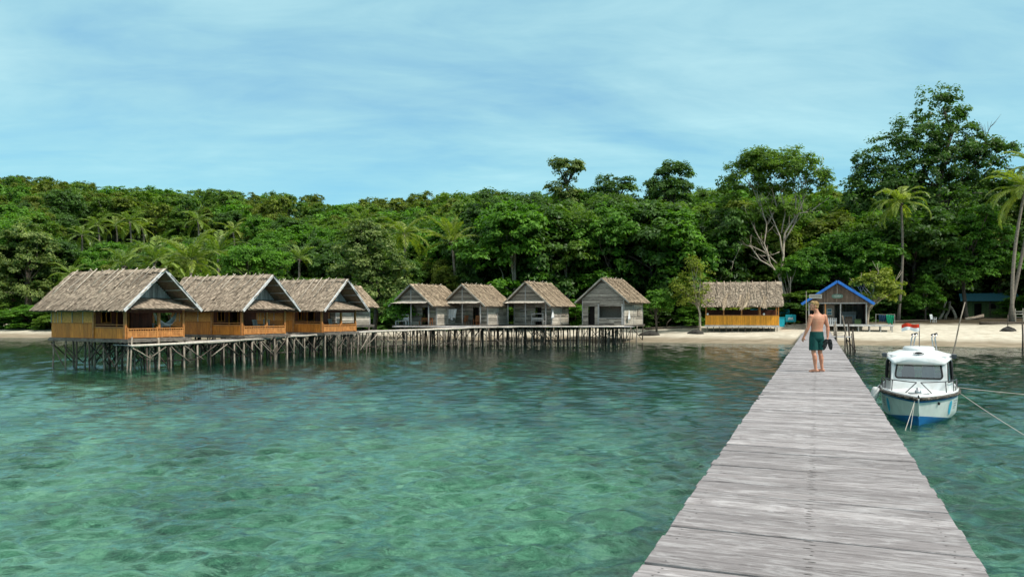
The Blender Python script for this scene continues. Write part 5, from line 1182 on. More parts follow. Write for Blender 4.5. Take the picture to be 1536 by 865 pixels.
for S, E, W_ in ((SL, EL_, WL), (SR, ER, WR)):
    limb([S.lerp(Vector((0, 0, 1.43)), .35), S, S.lerp(E, .22), S.lerp(E, .55), E, E.lerp(W_, .22), E.lerp(W_, .6), W_], [.052, .063, .060, .052, .041, .046, .037, .027])
    mb.ball(S, .066)
for H, K, A in ((LH, LK, LA), (RH, RK, RA)):
    back = Vector((.012, -.02, 0))
    limb([H, H.lerp(K, .3), H.lerp(K, .75), K, K.lerp(A, .15) + back, K.lerp(A, .35) + back, K.lerp(A, .7), A, A - Vector((0, 0, .04))], [.088, .086, .064, .055, .056, .060, .043, .036, .038])
    f = Vector((-.80, .15, 0)).normalized(); sd_ = Vector((-f.y, f.x, 0)); A0 = Vector((A.x, A.y, 0))
    mb.tube([A0 - f * .065 + Vector((0, 0, .032)), A0 - f * .03 + Vector((0, 0, .045)), A0 + f * .05 + Vector((0, 0, .045)), A0 + f * .12 + Vector((0, 0, .030)), A0 + f * .165 + Vector((0, 0, .020))], [.026, .036, .036, .030, .018], 12)
    for k in range(5): q = A0 + f * (.135 - .008 * abs(k - 1)) + sd_ * (-.034 + k * .017); mb.tube([q + Vector((0, 0, .018)), q + f * (.055 - .006 * k) + Vector((0, 0, .013))], [.013 if k else .016, .010], 8)
    mb.tube([A0 + f * .06 + sd_ * -.02 + Vector((0, 0, .025)), A0 + f * .13 + sd_ * -.025 + Vector((0, 0, .018))], [.03, .022], 10)
# head in profile, looking left
HC = Vector((-.088, -.01, 1.705)); fd = Vector((-.96, -.28, -.04)).normalized(); ud = Vector((0, 0, 1)); sd_ = fd.cross(ud).normalized(); HM = Matrix((fd, sd_, ud)).transposed()
def hp_(f_, s_, u_): return HC + fd * f_ + sd_ * s_ + ud * u_
mb.ball(HC + ud * .02, (.098, .077, .098), 20, 14, HM); mb.ball(hp_(.028, 0, -.05), (.066, .058, .068), 16, 10, HM)
mb.tube([hp_(.088, 0, .02), hp_(.104, 0, -.01), hp_(.112, 0, -.025), hp_(.095, 0, -.032)], [.012, .014, .016, .012], 8)      # nose
mb.ball(hp_(.083, 0, -.097), (.020, .024, .018), 10, 6, HM); mb.ball(hp_(.090, 0, -.058), (.012, .022, .008), 10, 6, HM); mb.ball(hp_(.087, 0, -.071), (.012, .020, .008), 10, 6, HM)   # chin, lips
mb.tube([hp_(.082, -.045, .034), hp_(.094, 0, .030), hp_(.082, .045, .034)], .012, 8)   # brow
for s in (-1, 1): mb.ball(hp_(-.008, s * .077, -.012), (.020, .010, .032), 10, 8, HM); mb.ball(hp_(.055, s * .045, -.025), (.03, .022, .025), 10, 6, HM)
# hands: palm, four unequal fingers and a side thumb
def hand(W_, dr, pn, curl, side):
    dr = dr.normalized(); pn = (pn - dr * pn.dot(dr)).normalized(); ac = dr.cross(pn)
    mb.ball(W_ + dr * .048, (.048, .040, .017), 12, 8, Matrix((dr, ac, pn)).transposed()); mb.tube([W_ - dr * .02, W_ + dr * .03], [.026, .030], 10)
    for k, ln in enumerate((.070, .080, .074, .058)):
        b = W_ + dr * .080 + ac * (.030 - .020 * k) * side; d2 = (dr * math.cos(curl) + pn * math.sin(curl)); d3 = (dr * math.cos(2.1 * curl) + pn * math.sin(2.1 * curl))
        mb.tube([b - dr * .03, b, b + d2 * ln * .5, b + d2 * ln * .5 + d3 * ln * .5], [.011, .0098, .0088, .007], 8)
    b = W_ + dr * .030 + ac * .034 * side; mb.tube([b - ac * .012 * side, b + (dr * .7 + ac * .55 * side + pn * .3) * .035, b + (dr * .9 + ac * .35 * side + pn * .5) * .068], [.014, .0115, .009], 8)
hand(WL, WL - EL_ + Vector((-.02, 0, -.05)), Vector((.6, .7, 0)), .35, 1)
hand(WR, Vector((-.02, -.03, -1)), Vector((-.9, .2, 0)), .95, -1)
raw = mb.build('body_raw', M['skin']); 
md = raw.modifiers.new('r', 'REMESH'); md.mode = 'VOXEL'; md.voxel_size = .0062; md.use_smooth_shade = True
md = raw.modifiers.new('s', 'SMOOTH'); md.factor = .5; md.iterations = 12
dg = bpy.context.evaluated_depsgraph_get(); me = bpy.data.meshes.new_from_object(raw.evaluated_get(dg)); bpy.data.objects.remove(raw)
me.name = 'body'; me.polygons.foreach_set('use_smooth', [True] * len(me.polygons)); body = link('body', me, man)
# shorts: waistband, seat and two loose legs with hems
mb = MB(2)
mb.loft([el(-.033, 0, 1.045, .172, .128), el(-.034, 0, 1.0, .176, .134), el(-.036, 0, .93, .184, .142), el(-.036, 0, .86, .180, .145), el(-.036, 0, .80, .14, .11)], True)
for H, K, sx in ((LH, LK, -1), (RH, RK, 1)):
    rings = []
    for q, r0 in ((-.05, .092), (.12, .105), (.35, .108), (.6, .109), (.80, .112), (.83, .110), (.82, .096), (.4, .085)):
        c = H.lerp(K, q); rings.append([Vector((c.x + (r0 + .004 * math.sin(5 * a + q * 7)) * math.cos(a), c.y + (r0 + .004 * math.sin(4 * a)) * math.sin(a), c.z)) for a in [2 * math.pi * k / 24 for k in range(24)]])
    mb.loft(rings)
raw = mb.build('shorts_raw', M['shorts']); md = raw.modifiers.new('r', 'REMESH'); md.mode = 'VOXEL'; md.voxel_size = .009; md.use_smooth_shade = True; md = raw.modifiers.new('s', 'SMOOTH'); md.factor = .5; md.iterations = 4
dg = bpy.context.evaluated_depsgraph_get(); me = bpy.data.meshes.new_from_object(raw.evaluated_get(dg)); bpy.data.objects.remove(raw); me.polygons.foreach_set('use_smooth', [True] * len(me.polygons)); link('shorts', me, man)
# short blond hair
mb = MB(3); g = random.Random(8)
mb.ball(hp_(-.012, 0, .042), (.099, .081, .088), 20, 14, HM); mb.ball(hp_(-.045, 0, -.015), (.060, .066, .080), 16, 10, HM); mb.ball(hp_(.045, 0, .085), (.055, .06, .045), 14, 8, HM)
for i in range(420):
    a, b = g.uniform(0, 6.28), g.uniform(-.25, 1.3); v = Vector((math.cos(a) * math.cos(b), math.sin(a) * math.cos(b), math.sin(b)))
    if v.x > .45 and v.z < .45: continue
    q = hp_(-.012 + v.x * .096, v.y * .080, .042 + v.z * .088); dv = (fd * v.x + sd_ * v.y + ud * v.z) * .007 + Vector((g.uniform(-.012, .012), g.uniform(-.012, .012), g.uniform(-.02, -.004))); mb.tube([q, q + dv], [.006, .002], 4)
raw = mb.build('hair', M['hair'], man, True)
mb = MB(4)
for s in (-1, 1): mb.ball(hp_(.082, s * .033, .012), (.008, .012, .008), 8, 6, HM)
mb.build('eyes', M['ink'], man, True)
# the sandals he carries
RM = Matrix.Translation(pp) @ Matrix.Rotation(R(-21.5), 4, 'Z')
hw = RM @ (WR + Vector((-.005, -.02, -.10))); t = thing('pair_of_sandals', 'pair of black sandals hanging from the right hand of the man on the jetty', 'sandals', hw, R(-21.5))
for k, (dx, dy, tl) in enumerate(((-.025, -.03, .25), (.05, .02, -.12))):
    mb = MB(5 + k); rings = []
    for j in range(11):
        v = j / 10; hw_ = .052 * (.72 + .36 * math.sin(math.pi * min(1, v * 1.1 + .05))) * (1 if 0 < j < 10 else .55); x0 = dx - tl * .27 * v; z0 = .05 - .28 * v
        rings.append([Vector((x0 - hw_, dy - .012, z0)), Vector((x0 + hw_, dy - .012, z0)), Vector((x0 + hw_, dy + .012, z0)), Vector((x0 - hw_, dy + .012, z0))])
    mb.loft(rings); sn = mb.build('sole', M['black_rubber'], t)
    for v in (.22, .62):
        mb = MB(7); x0 = dx - tl * .27 * v; z0 = .05 - .28 * v
        rings = []
        for a in [math.pi * q / 8 for q in range(9)]: c_ = Vector((x0 + .054 * math.cos(a), dy - .012 - .05 * math.sin(a), z0)); rings.append([c_ + Vector((0, 0, .022)), c_ + Vector((0, -.006, .022)), c_ + Vector((0, -.006, -.022)), c_ + Vector((0, 0, -.022))])
        mb.loft(rings); mb.build('strap', M['black_rubber'], sn)
# ------------------------------------------------------------------ vegetation
def unit(v): return v / np.maximum(np.linalg.norm(v, axis=-1, keepdims=True), 1e-9)
def leaves_arrays(P, N, T, ln, wd, fold=0.15):
    T = unit(T - N * (T * N).sum(-1, keepdims=True)); B = np.cross(N, T)
    l = ln[:, None]; w = wd[:, None]
    co_ = np.stack([P - T * l * .5, P + B * w * .5 + T * l * .05 + N * w * fold, P + T * l * .5 - N * w * .1, P - B * w * .5 + T * l * .05 + N * w * fold], 1)
    return co_.reshape(-1, 3)
def crown_data(lobes, ncl, nlf, cr, ls, seed, up=.55, flat=.75, asp=.5, inner=.25, tc=.20, tl=.16, tmean=.45, low=-.55):
    r = np.random.RandomState(seed); L_ = np.array(lobes, float)
    wgt = L_[:, 3] * L_[:, 5] + L_[:, 3] * L_[:, 4]; wgt /= wgt.sum()
    li = r.choice(len(L_), ncl, p=wgt); d = unit(r.normal(size=(ncl, 3)))
    flip = d[:, 2] < low; d[flip, 2] *= -1
    rad = np.where(r.uniform(size=ncl) < inner, r.uniform(.25, .7, ncl), r.uniform(.72, 1.04, ncl))
    C = L_[li, :3] + d * rad[:, None] * L_[li, 3:6]; out = unit(d / np.maximum(L_[li, 3:6], .1))
    crs = cr * r.uniform(.6, 1.35, ncl); ct_ = r.normal(tmean, tc, ncl)
    idx = np.repeat(np.arange(ncl), nlf); n = len(idx)
    q = unit(r.normal(size=(n, 3))) * (r.uniform(size=(n, 1)) ** .4)
    axis = unit(out * .6 + np.array([0, 0, 1.0])); dotp = (q * axis[idx]).sum(-1); q = q - np.where(dotp < -.15, dotp, 0)[:, None] * axis[idx] * 1.3
    q[:, 2] *= flat
    P_ = C[idx] + q * crs[idx][:, None]
    N = unit(out[idx] * .35 + q * .5 + np.array([0, 0, up]) + r.normal(size=(n, 3)) * .38)
    T = unit(q + r.normal(size=(n, 3)) * .7 - np.array([0, 0, .25]))
    ln = ls * r.uniform(.6, 1.4, n); wd = ln * asp * r.uniform(.75, 1.25, n)
    tint = np.clip(ct_[idx] + r.normal(0, tl, n), 0, 1)
    return leaves_arrays(P_, N, T, ln, wd), tint, C
def crown_mesh(name, data, mat):
    co_, tint = data[0], data[1]; n = len(co_) // 4
    return quads_mesh(name, co_, np.arange(n * 4).reshape(n, 4), mat, tint)
def trunk_mesh(name, base_pts, r0, r1, targets, mat, seed, limb_r=.07, start=.45):
    g = random.Random(seed); mb = MB(seed); n = len(base_pts); pts = [Vector(p) for p in base_pts]
    mb.tube(pts, [r0 * 1.35 if i == 0 else r0 + (r1 - r0) * i / (n - 1) for i in range(n)], 8)
    for t_ in targets:
        t_ = Vector(t_); k = min(n - 1, max(1, int(g.uniform(start, 1.0) * (n - 1)))); 
        while k > 1 and pts[k].z > t_.z - .3: k -= 1
        s = pts[k]; m1 = s.lerp(t_, .4) + Vector((g.uniform(-.1, .1), g.uniform(-.1, .1), .08)) * (t_ - s).length; r = limb_r * g.uniform(.7, 1.3)
        mb.tube([s, m1, s.lerp(t_, .75) + Vector((0, 0, .05)) * (t_ - s).length, t_], [r, r * .75, r * .5, r * .22], 5, None, False)
    return mb.mesh(name, mat, True)
def palm_crown(seed, nf=17, L_=4.0, droop=.9, wind=(0, 0), lw=.13, nl=30, up=.55, ll=.85):
    r = np.random.RandomState(seed); Ps, Ns, Ts, ln, wd, tn = [], [], [], [], [], []; g = random.Random(seed); mb = MB(seed)
    for f in range(nf):
        az = 2 * math.pi * (f / nf) * 2.618 + g.uniform(-.25, .25); e0 = up + .62 - 1.75 * f / nf + g.uniform(-.15, .15); fl_ = L_ * g.uniform(.85, 1.1)
        p = np.array([0., 0., 0.]); e = e0; rach = [p.copy()]; n = 16; dirs = []
        h = np.array([math.cos(az) + wind[0], math.sin(az) + wind[1], 0]); h /= np.linalg.norm(h)
        for i in range(n):
            d = h * math.cos(e) + np.array([0, 0, math.sin(e)]); p = p + d * fl_ / n; rach.append(p.copy()); dirs.append(d); e -= droop * (1.6 * i / n + .25) / n * 1.6
        dirs.append(dirs[-1]); t0 = np.clip(r.normal(.5 if f < nf * .75 else .75, .15), 0, 1)
        mb.tube([Vector(q) for q in rach[::3]], [.045, .04, .035, .028, .02, .012][:len(rach[::3])], 4, t0, False)
        for j in range(nl):
            u = .10 + .90 * (j + .5) / nl; k = u * n; i = min(int(k), n - 1); q = rach[i] + (rach[i + 1] - rach[i]) * (k - i); d = dirs[i]
            side = np.cross(d, [0, 0, 1.0]); side /= max(np.linalg.norm(side), 1e-6); upv = np.cross(side, d); l = ll * fl_ / 4 * (math.sin(math.pi * min(.97, u * .9 + .12)) ** .6)
            for s in (-1, 1):
                T = d * .8 + side * s * .62 - np.array([0, 0, .12 + .28 * r.uniform()]) + r.normal(size=3) * .06; T /= np.linalg.norm(T)
                N = upv + side * s * .25 + r.normal(size=3) * .15; Ps.append(q + T * l * .5); Ts.append(T); Ns.append(N / np.linalg.norm(N)); ln.append(l); wd.append(lw * fl_ / 4 * r.uniform(.8, 1.3)); tn.append(np.clip(t0 + r.normal(0, .1), 0, 1))
    co_ = leaves_arrays(np.array(Ps), np.array(Ns), np.array(Ts), np.array(ln), np.array(wd), .1); n = len(co_) // 4
    q = np.arange(n * 4).reshape(n, 4)
    tv = np.array(mb.v); tf = np.array([f for f in mb.f if len(f) == 4]); tt = [t for f, t in zip(mb.f, mb.t) if len(f) == 4]
    return np.concatenate([co_, tv]), np.concatenate([q, tf + len(co_)]), np.concatenate([np.array(tn), np.array(tt)])
PALMS = []
def palm(label, d, px, crown_px, seed, L_=4.0, mat='palm', wind=(0, 0), nf=17, r=.13, mid=0.0, group=None, base_py=None, droop=.9, zg=None, name='coconut_palm', up=.55):
    b = at(px, d, z=0); zg = gz(b.x, b.y) if zg is None else zg; root = thing(name, label, 'palm', (b.x, b.y, zg), 0, group); PALMS.append((crown_px[0], crown_px[1], L_ * F / d, d))
    top = at(crown_px[0], d, py=crown_px[1]) - Vector((b.x, b.y, zg)); n = 8
    mb = MB(seed); pts = []
    for i in range(n + 1): t_ = i / n; pts.append(Vector((top.x * t_ ** 1.4 + mid * math.sin(math.pi * t_), .3 * math.sin(2 * t_), top.z * t_ - (.3 if i == 0 else 0))))
    mb.tube(pts, [r * 1.7 if i == 0 else r * (1.15 - .35 * i / n) for i in range(n + 1)], 9); mb.build('trunk', M['bark_palm'], root, True)
    co_, q, tn = palm_crown(seed, nf, L_, droop, wind, up=up); c = link('crown', quads_mesh('crown', co_, q, LEAF[mat], tn), root, pts[-1])
    mb = MB(seed)
    g = random.Random(seed)
    for i in range(6): a = g.uniform(0, 6.28); mb.ball(pts[-1] + Vector((math.cos(a) * .25, math.sin(a) * .25, -.25)), (.13, .13, .16), 8, 6)
    mb.build('coconuts', M['bark_dark'], root, True)
    return root
def tree(name, label, d, px, lobes, mat, ncl, nlf, cr, ls, seed, trunk=None, r0=.3, r1=.12, bark='bark_dark', nlimb=14, limb_r=.09, limbs=None, group=None, cat='tree', thick=.85, start=.45, **kw):
    """lobes: (px, py, rx_px, ry_px[, dy metres]) of the crown's leaf masses, at distance d"""
    b = at(px, d, z=0); zg = gz(b.x, b.y); base = Vector((b.x, b.y, zg)); root = thing(name, label, cat, base, 0, group); k = d / F; LL = []
    for lo in lobes:
        c = at(lo[0], d, py=lo[1]) - base; dy = lo[4] if len(lo) > 4 else 0; LL.append((c.x, dy, c.z, lo[2] * k, max(lo[2], lo[3]) * k * thick, lo[3] * k))
    data = crown_data(LL, int(ncl * 1.15), int(nlf * 1.5), cr, ls * .76, seed, **kw); link('crown', crown_mesh('crown', data, LEAF[mat]), root)
    if trunk is None: trunk = [(px, None), (px, sum(l[1] for l in lobes) / len(lobes))]
    pts = []
    for (tx, ty) in trunk: q = at(tx, d, py=ty) - base if ty is not None else Vector((0, 0, -.3)); pts.append(q)
    fine_ = []
    for a, c in zip(pts, pts[1:]):
        for i in range(4): fine_.append(a.lerp(c, i / 4))
    fine_.append(pts[-1])
    g = random.Random(seed); C = data[2]; tg = [C[g.randrange(len(C))] for _ in range(nlimb)]
    me = trunk_mesh('trunk', fine_, r0, r1, tg, M[bark], seed, limb_r, start); link('trunk', me, root)
    for i, ln in enumerate(limbs or []):
        mb = MB(i); p_ = [at(q[0], d, py=q[1]) - base + Vector((0, (q[2] if len(q) > 2 else 0), 0)) for q in ln]; rr = (ln[0][3] if len(ln[0]) > 3 else .11) * .8
        dense = []
        for a, c in zip(p_, p_[1:]): dense += [a, a.lerp(c, .5) + Vector((g.uniform(-.06, .06), 0, g.uniform(-.06, .06)))]
        dense.append(p_[-1]); mb.tube(dense, [rr * (1 - .75 * j / (len(dense) - 1)) for j in range(len(dense))], 6)
        for j in range(2, len(dense)):      # side twigs
            for q in range(2):
                a = dense[j]; v = (dense[j] - dense[j - 1]).normalized(); e = a + v * g.uniform(.5, 1.3) + Vector((g.uniform(-1, 1), g.uniform(-.8, .8), g.uniform(.1, .9))) * 1.0
                mb.tube([a, a.lerp(e, .5) + Vector((0, 0, -.08)), e], [.04, .028, .012], 5)
        mb.build('limb', M[bark], root, True)
    return root

# ---- individual trees along the shore
tree('emergent_tree', 'tallest tree on the shore, airy crowned, behind the slender palm', 116, 1404, [(1408, 165, 34, 32), (1440, 185, 28, 30, 1), (1370, 205, 45, 30), (1420, 225, 50, 40), (1340, 235, 45, 30), (1300, 258, 32, 28), (1375, 275, 60, 40), (1450, 260, 40, 40, 1), (1485, 228, 34, 18), (1512, 222, 24, 14), (1470, 290, 45, 35), (1310, 300, 45, 40), (1350, 340, 70, 45), (1290, 335, 30, 35), (1330, 285, 50, 35), (1400, 320, 60, 40), (1280, 300, 24, 26), (1320, 265, 40, 30), (1440, 225, 44, 36), (1390, 250, 60, 40), (1480, 250, 40, 30)], 'dark', 540, 46, 1.05, .62, 101, trunk=[(1404, None), (1400, 380), (1408, 280), (1425, 200), (1415, 160)], r0=.55, r1=.15, nlimb=44, limb_r=.13, start=.4, tmean=.42, inner=.3, flat=1.05, up=.3,
     limbs=[[(1450, 260, 0, .14), (1470, 235), (1480, 205), (1486, 190)], [(1468, 238, 0, .08), (1478, 215), (1476, 198)], [(1462, 245, 0, .08), (1485, 228), (1500, 215)], [(1398, 400, 0, .22), (1390, 340), (1370, 290), (1350, 250)], [(1402, 360, 0, .2), (1425, 300), (1455, 260), (1490, 232)]])
tree('pale_branched_tree', 'broad tree with bare pale spreading limbs, behind the orange walled pavilion', 103, 1180, [(1165, 245, 60, 22), (1120, 262, 30, 28), (1140, 240, 30, 16), (1200, 255, 30, 24), (1222, 285, 26, 26), (1235, 268, 12, 14), (1170, 285, 50, 12, 2), (1108, 292, 22, 16, 2), (1165, 262, 46, 20, -1), (1245, 288, 13, 13), (1094, 275, 17, 20), (1122, 325, 13, 9), (1206, 322, 15, 9), (1150, 315, 12, 9), (1108, 358, 10, 7), (1178, 318, 13, 8), (1228, 312, 12, 8)], 'mid', 260, 42, .9, .5, 102, trunk=[(1181, None), (1176, 440), (1168, 412)], r0=.34, r1=.2, bark='bark_pale', nlimb=0, tmean=.5, inner=.35, flat=.95, 
     limbs=[[(1170, 420, 0, .22), (1175, 385), (1178, 350, .3), (1196, 320), (1215, 318), (1232, 305)], [(1177, 360, 0, .16), (1192, 335), (1205, 300), (1202, 275)], [(1175, 385, 0, .16), (1170, 355), (1160, 330), (1148, 300)], [(1172, 350, 0, .13), (1178, 320), (1172, 290), (1180, 262)], [(1190, 335, 0, .12), (1194, 300), (1190, 280), (1198, 250)], [(1168, 412, 0, .18), (1155, 395), (1146, 365), (1150, 335), (1142, 310), (1135, 285)], [(1160, 402, 0, .15), (1140, 390), (1126, 370), (1112, 365), (1100, 372)], [(1165, 395, 0, .13), (1150, 380), (1140, 360), (1125, 330)], [(1204, 318, 0, .11), (1198, 290), (1212, 265), (1230, 250)], [(1150, 380, 0, .1), (1125, 368), (1110, 345), (1095, 340)], [(1112, 366, 0, .09), (1100, 392), (1096, 410)], [(1152, 336, 0, .1), (1165, 310), (1158, 285), (1165, 255)], [(1168, 378, -.3, .09), (1158, 382), (1148, 384)], [(1205, 300, 0, .08), (1210, 280), (1195, 262)], [(1140, 310, 0, .08), (1128, 280), (1110, 262)]])
tree('pale_branched_sapling', 'small leafy clump growing low on the foot of the pale limbed tree', 101.5, 1184, [(1190, 398, 20, 10), (1180, 410, 16, 9), (1202, 402, 12, 8)], 'bright', 34, 34, .6, .42, 103, r0=.08, r1=.05, nlimb=6, limb_r=.04, bark='bark_pale', trunk=[(1184, None), (1186, 415)])
tree('airy_tree', 'thin yellow green tree with pale upright twigs, left of the orange walled pavilion', 94, 1050, [(1040, 405, 14, 22), (1025, 430, 22, 22), (1050, 420, 14, 26), (1035, 450, 24, 16), (1012, 445, 12, 14), (1058, 448, 9, 18)], 'yellow', 95, 24, .62, .32, 104, trunk=[(1052, None), (1050, 470), (1046, 455)], r0=.16, r1=.1, bark='bark_pale', nlimb=34, limb_r=.035, start=.7, inner=.5)
tree('round_bush', 'rounded bright green bush on the sand right of the tallest grey hut', 96, 985, [(985, 450, 18, 14), (972, 455, 12, 10), (998, 455, 14, 12), (984, 462, 20, 9)], 'bright', 80, 40, .6, .4, 105, r0=.14, nlimb=8, limb_r=.05, trunk=[(980, None), (984, 462)])
tree('beach_tree', 'yellowish leafed tree with crooked pale branches beside the blue roofed hut', 94, 1300, [(1312, 425, 22, 16), (1335, 435, 20, 14), (1292, 430, 12, 12), (1325, 410, 14, 10), (1345, 445, 10, 10), (1318, 445, 22, 10)], 'yellow', 105, 26, .62, .42, 106, trunk=[(1300, None), (1303, 462), (1312, 450)], r0=.2, r1=.1, bark='bark_pale', nlimb=12, limb_r=.06, limbs=[[(1304, 462, 0, .12), (1318, 452), (1330, 442), (1340, 425)], [(1310, 452, 0, .1), (1308, 430), (1318, 408)], [(1303, 464, 0, .1), (1295, 445), (1288, 432)]], tmean=.5)
tree('broad_bush', 'big dark glossy bush tree overhanging the green walled shack at right', 102, 1450, [(1465, 330, 34, 22), (1490, 360, 32, 22), (1445, 365, 34, 25), (1480, 395, 38, 22), (1425, 385, 24, 24), (1440, 412, 26, 18), (1500, 398, 26, 16, -1.5), (1462, 414, 24, 11, -1.5)], 'bright', 230, 42, .85, .55, 107, r0=.3, nlimb=22, limb_r=.1, trunk=[(1440, None), (1445, 430), (1462, 380)], tmean=.30)
tree('shade_bush', 'long leafed bush between the slender palm and the propped grey trunks', 101, 1388, [(1388, 440, 18, 16), (1402, 455, 16, 13), (1374, 455, 14, 13), (1390, 422, 12, 10)], 'bright', 90, 36, .65, .5, 108, r0=.12, nlimb=8, limb_r=.05, trunk=[(1388, None), (1388, 450)], asp=.3)
tree('flowering_bank_tree', 'pale tipped broad leaf tree at the left edge over the small beach', 122, 40, [(40, 355, 34, 18), (12, 375, 34, 26), (62, 378, 26, 22), (30, 405, 46, 26), (75, 408, 22, 22), (-10, 400, 36, 40), (20, 438, 46, 18), (60, 438, 32, 16), (-20, 445, 30, 18)], 'pale', 250, 48, .95, .5, 109, r0=.35, nlimb=18, tmean=.42, tc=.22, tl=.24)
tree('bank_shrub', 'leafy shrub at the very left edge just above the sand', 122, 8, [(5, 462, 24, 14), (28, 468, 18, 10)], 'mid', 60, 40, .7, .42, 110, r0=.12, nlimb=5, trunk=[(8, None), (8, 465)])
tree('walkway_tree', 'tall pale leafed tree in the gap between brown and grey huts', 93, 560, [(545, 345, 26, 16), (560, 365, 32, 20), (530, 372, 26, 18), (575, 395, 34, 20), (540, 405, 40, 22), (600, 415, 24, 22), (565, 435, 44, 22), (605, 445, 24, 20), (580, 462, 34, 16), (612, 470, 20, 14)], 'pale', 290, 46, .85, .46, 111, r0=.3, nlimb=22, limb_r=.08, tmean=.34, tc=.18, tl=.2, trunk=[(575, None), (568, 430), (550, 365)])
tree('porch_bush', 'bright bush crowding the left porch corner of the leftmost grey hut', 85, 606, [(598, 462, 17, 14), (612, 472, 15, 12), (590, 475, 15, 10), (603, 450, 12, 10)], 'bright', 90, 40, .55, .4, 112, r0=.12, nlimb=6, limb_r=.04, trunk=[(603, None), (603, 470)])
tree('umbrella_tree', 'rounded fresh green tree behind the middle brown hut', 103, 378, [(378, 385, 44, 14), (350, 395, 26, 14), (410, 392, 28, 16), (380, 402, 48, 18)], 'bright', 150, 46, .8, .46, 113, r0=.22, nlimb=12, tmean=.5)
tree('great_fig_tree', 'massive dark green tree with a high domed crown behind the three grey huts', 116, 760, [(745, 310, 44, 26), (790, 318, 40, 28), (720, 345, 36, 32), (770, 350, 60, 32), (820, 358, 36, 34), (740, 390, 56, 30), (795, 395, 52, 30), (700, 390, 24, 24), (760, 430, 70, 24), (830, 420, 34, 28)], 'dark', 400, 48, 1.15, .62, 114, r0=.6, r1=.3, nlimb=24, limb_r=.14, tmean=.45)
tree('twin_crown_tree', 'tree with a pale leaf tuft standing above the forest behind the grey huts', 128, 850, [(850, 252, 28, 11), (836, 247, 15, 9), (866, 252, 16, 10), (852, 266, 13, 9), (838, 290, 24, 16), (860, 300, 26, 16)], 'pale', 105, 38, .85, .55, 115, r0=.3, nlimb=22, limb_r=.1, trunk=[(850, None), (850, 300), (851, 268)], tmean=.3, start=.75)
tree('spired_tree', 'dark tree with two tufts on the skyline right of the pale tufted tree', 126, 915, [(910, 275, 18, 10), (940, 278, 11, 11), (925, 295, 34, 18), (900, 300, 26, 18)], 'dark', 110, 42, .9, .55, 116, r0=.3, nlimb=14, tmean=.45)
tree('crested_tree', 'dark upright tree with a ragged crest on the skyline left of the pale limbed tree', 124, 1010, [(1010, 258, 22, 15), (996, 268, 17, 15), (1024, 268, 14, 16), (1005, 290, 34, 20), (980, 284, 13, 12)], 'dark', 130, 44, .95, .58, 117, r0=.32, nlimb=16, tmean=.42)
tree('dome_tree', 'broad domed mid green tree behind the tallest grey hut', 118, 925, [(915, 320, 48, 26), (880, 345, 36, 28), (945, 345, 40, 28), (905, 370, 60, 30), (870, 395, 40, 30), (925, 405, 46, 28)], 'mid', 300, 50, 1.1, .56, 118, r0=.45, nlimb=18, limb_r=.12, tmean=.38)
tree('light_dome_tree', 'fresh green layered tree between the domed tree and the pale limbed tree', 114, 1030, [(1000, 325, 34, 18), (1040, 335, 40, 20), (1075, 350, 36, 22), (1010, 355, 44, 22), (1050, 380, 56, 26), (1085, 395, 32, 26), (1005, 395, 36, 30)], 'mid', 300, 50, 1.05, .54, 119, r0=.4, nlimb=18, limb_r=.1, tmean=.58)
tree('shaded_grove_tree', 'dark full tree directly behind the blue roofed hut', 104, 1265, [(1255, 375, 40, 24), (1220, 395, 34, 24), (1290, 385, 34, 24), (1240, 415, 50, 22), (1290, 415, 34, 18), (1215, 425, 24, 20)], 'bright', 230, 46, .95, .56, 120, r0=.4, nlimb=18, tmean=.22)
tree('right_back_tree', 'dark tree filling the gap between the tallest tree and the right edge palm', 118, 1500, [(1500, 285, 34, 24), (1530, 300, 34, 30), (1480, 320, 36, 28), (1525, 345, 40, 30), (1560, 330, 40, 50)], 'mid', 180, 46, 1.0, .56, 121, r0=.4, nlimb=16, tmean=.3)
# ---- palms one can tell apart
palm('slender tall palm with wind swept crown right of the blue roofed hut', 100, 1347, (1353, 303), 201, 4.5, 'palm', (-.35, -.1), 20, .17, .5, droop=1.25, up=.62)
palm('leaning palm with a drooping crown at the right edge', 95, 1519, (1540, 283), 202, 5.6, 'palm', (-.35, 0), 20, .2, -.3, droop=1.0)
palm('second palm trunk crossing behind the leaning palm at the right edge', 97, 1514, (1560, 250), 203, 5.2, 'palm', (0, 0), 16, .2, .6)
palm('palm with a wide flat star of fronds behind the leftmost grey hut', 112, 606, (606, 350), 204, 5.0, 'palm', (0, 0), 18, .17, .2, droop=.8, up=.5)
palm('palm with upright fronds and bare trunk behind the second grey hut', 106, 683, (677, 362), 205, 4.6, 'palm', (0, 0), 15, .19, .2, up=.95, droop=.7)
palm('large yellow green palm right behind the leftmost brown hut roof', 88, 284, (285, 392), 206, 5.0, 'palm', (0, 0), 19, .18, 0, up=.75)
palm('low spreading palm left of the yellow green one behind the brown roofs', 96, 228, (230, 390), 207, 4.8, 'palm_dark', (0, 0), 17, .18, 0, up=.8)
palm('feathery low palm at the end of the leftmost brown roof ridge', 98, 190, (186, 398), 208, 4.0, 'palm_dark', (0, 0), 15, .18, 0, up=.8)
palm('palm rising right of the yellow green one, above the gap of the brown roofs', 106, 326, (326, 380), 209, 4.8, 'palm_dark', (0, 0), 17, .18, 0, up=.85)
palm('low yellow palm beside the pale tipped bank tree', 118, 108, (106, 412), 210, 3.8, 'palm_dark', (0, 0), 15, .17, 0, up=.7)
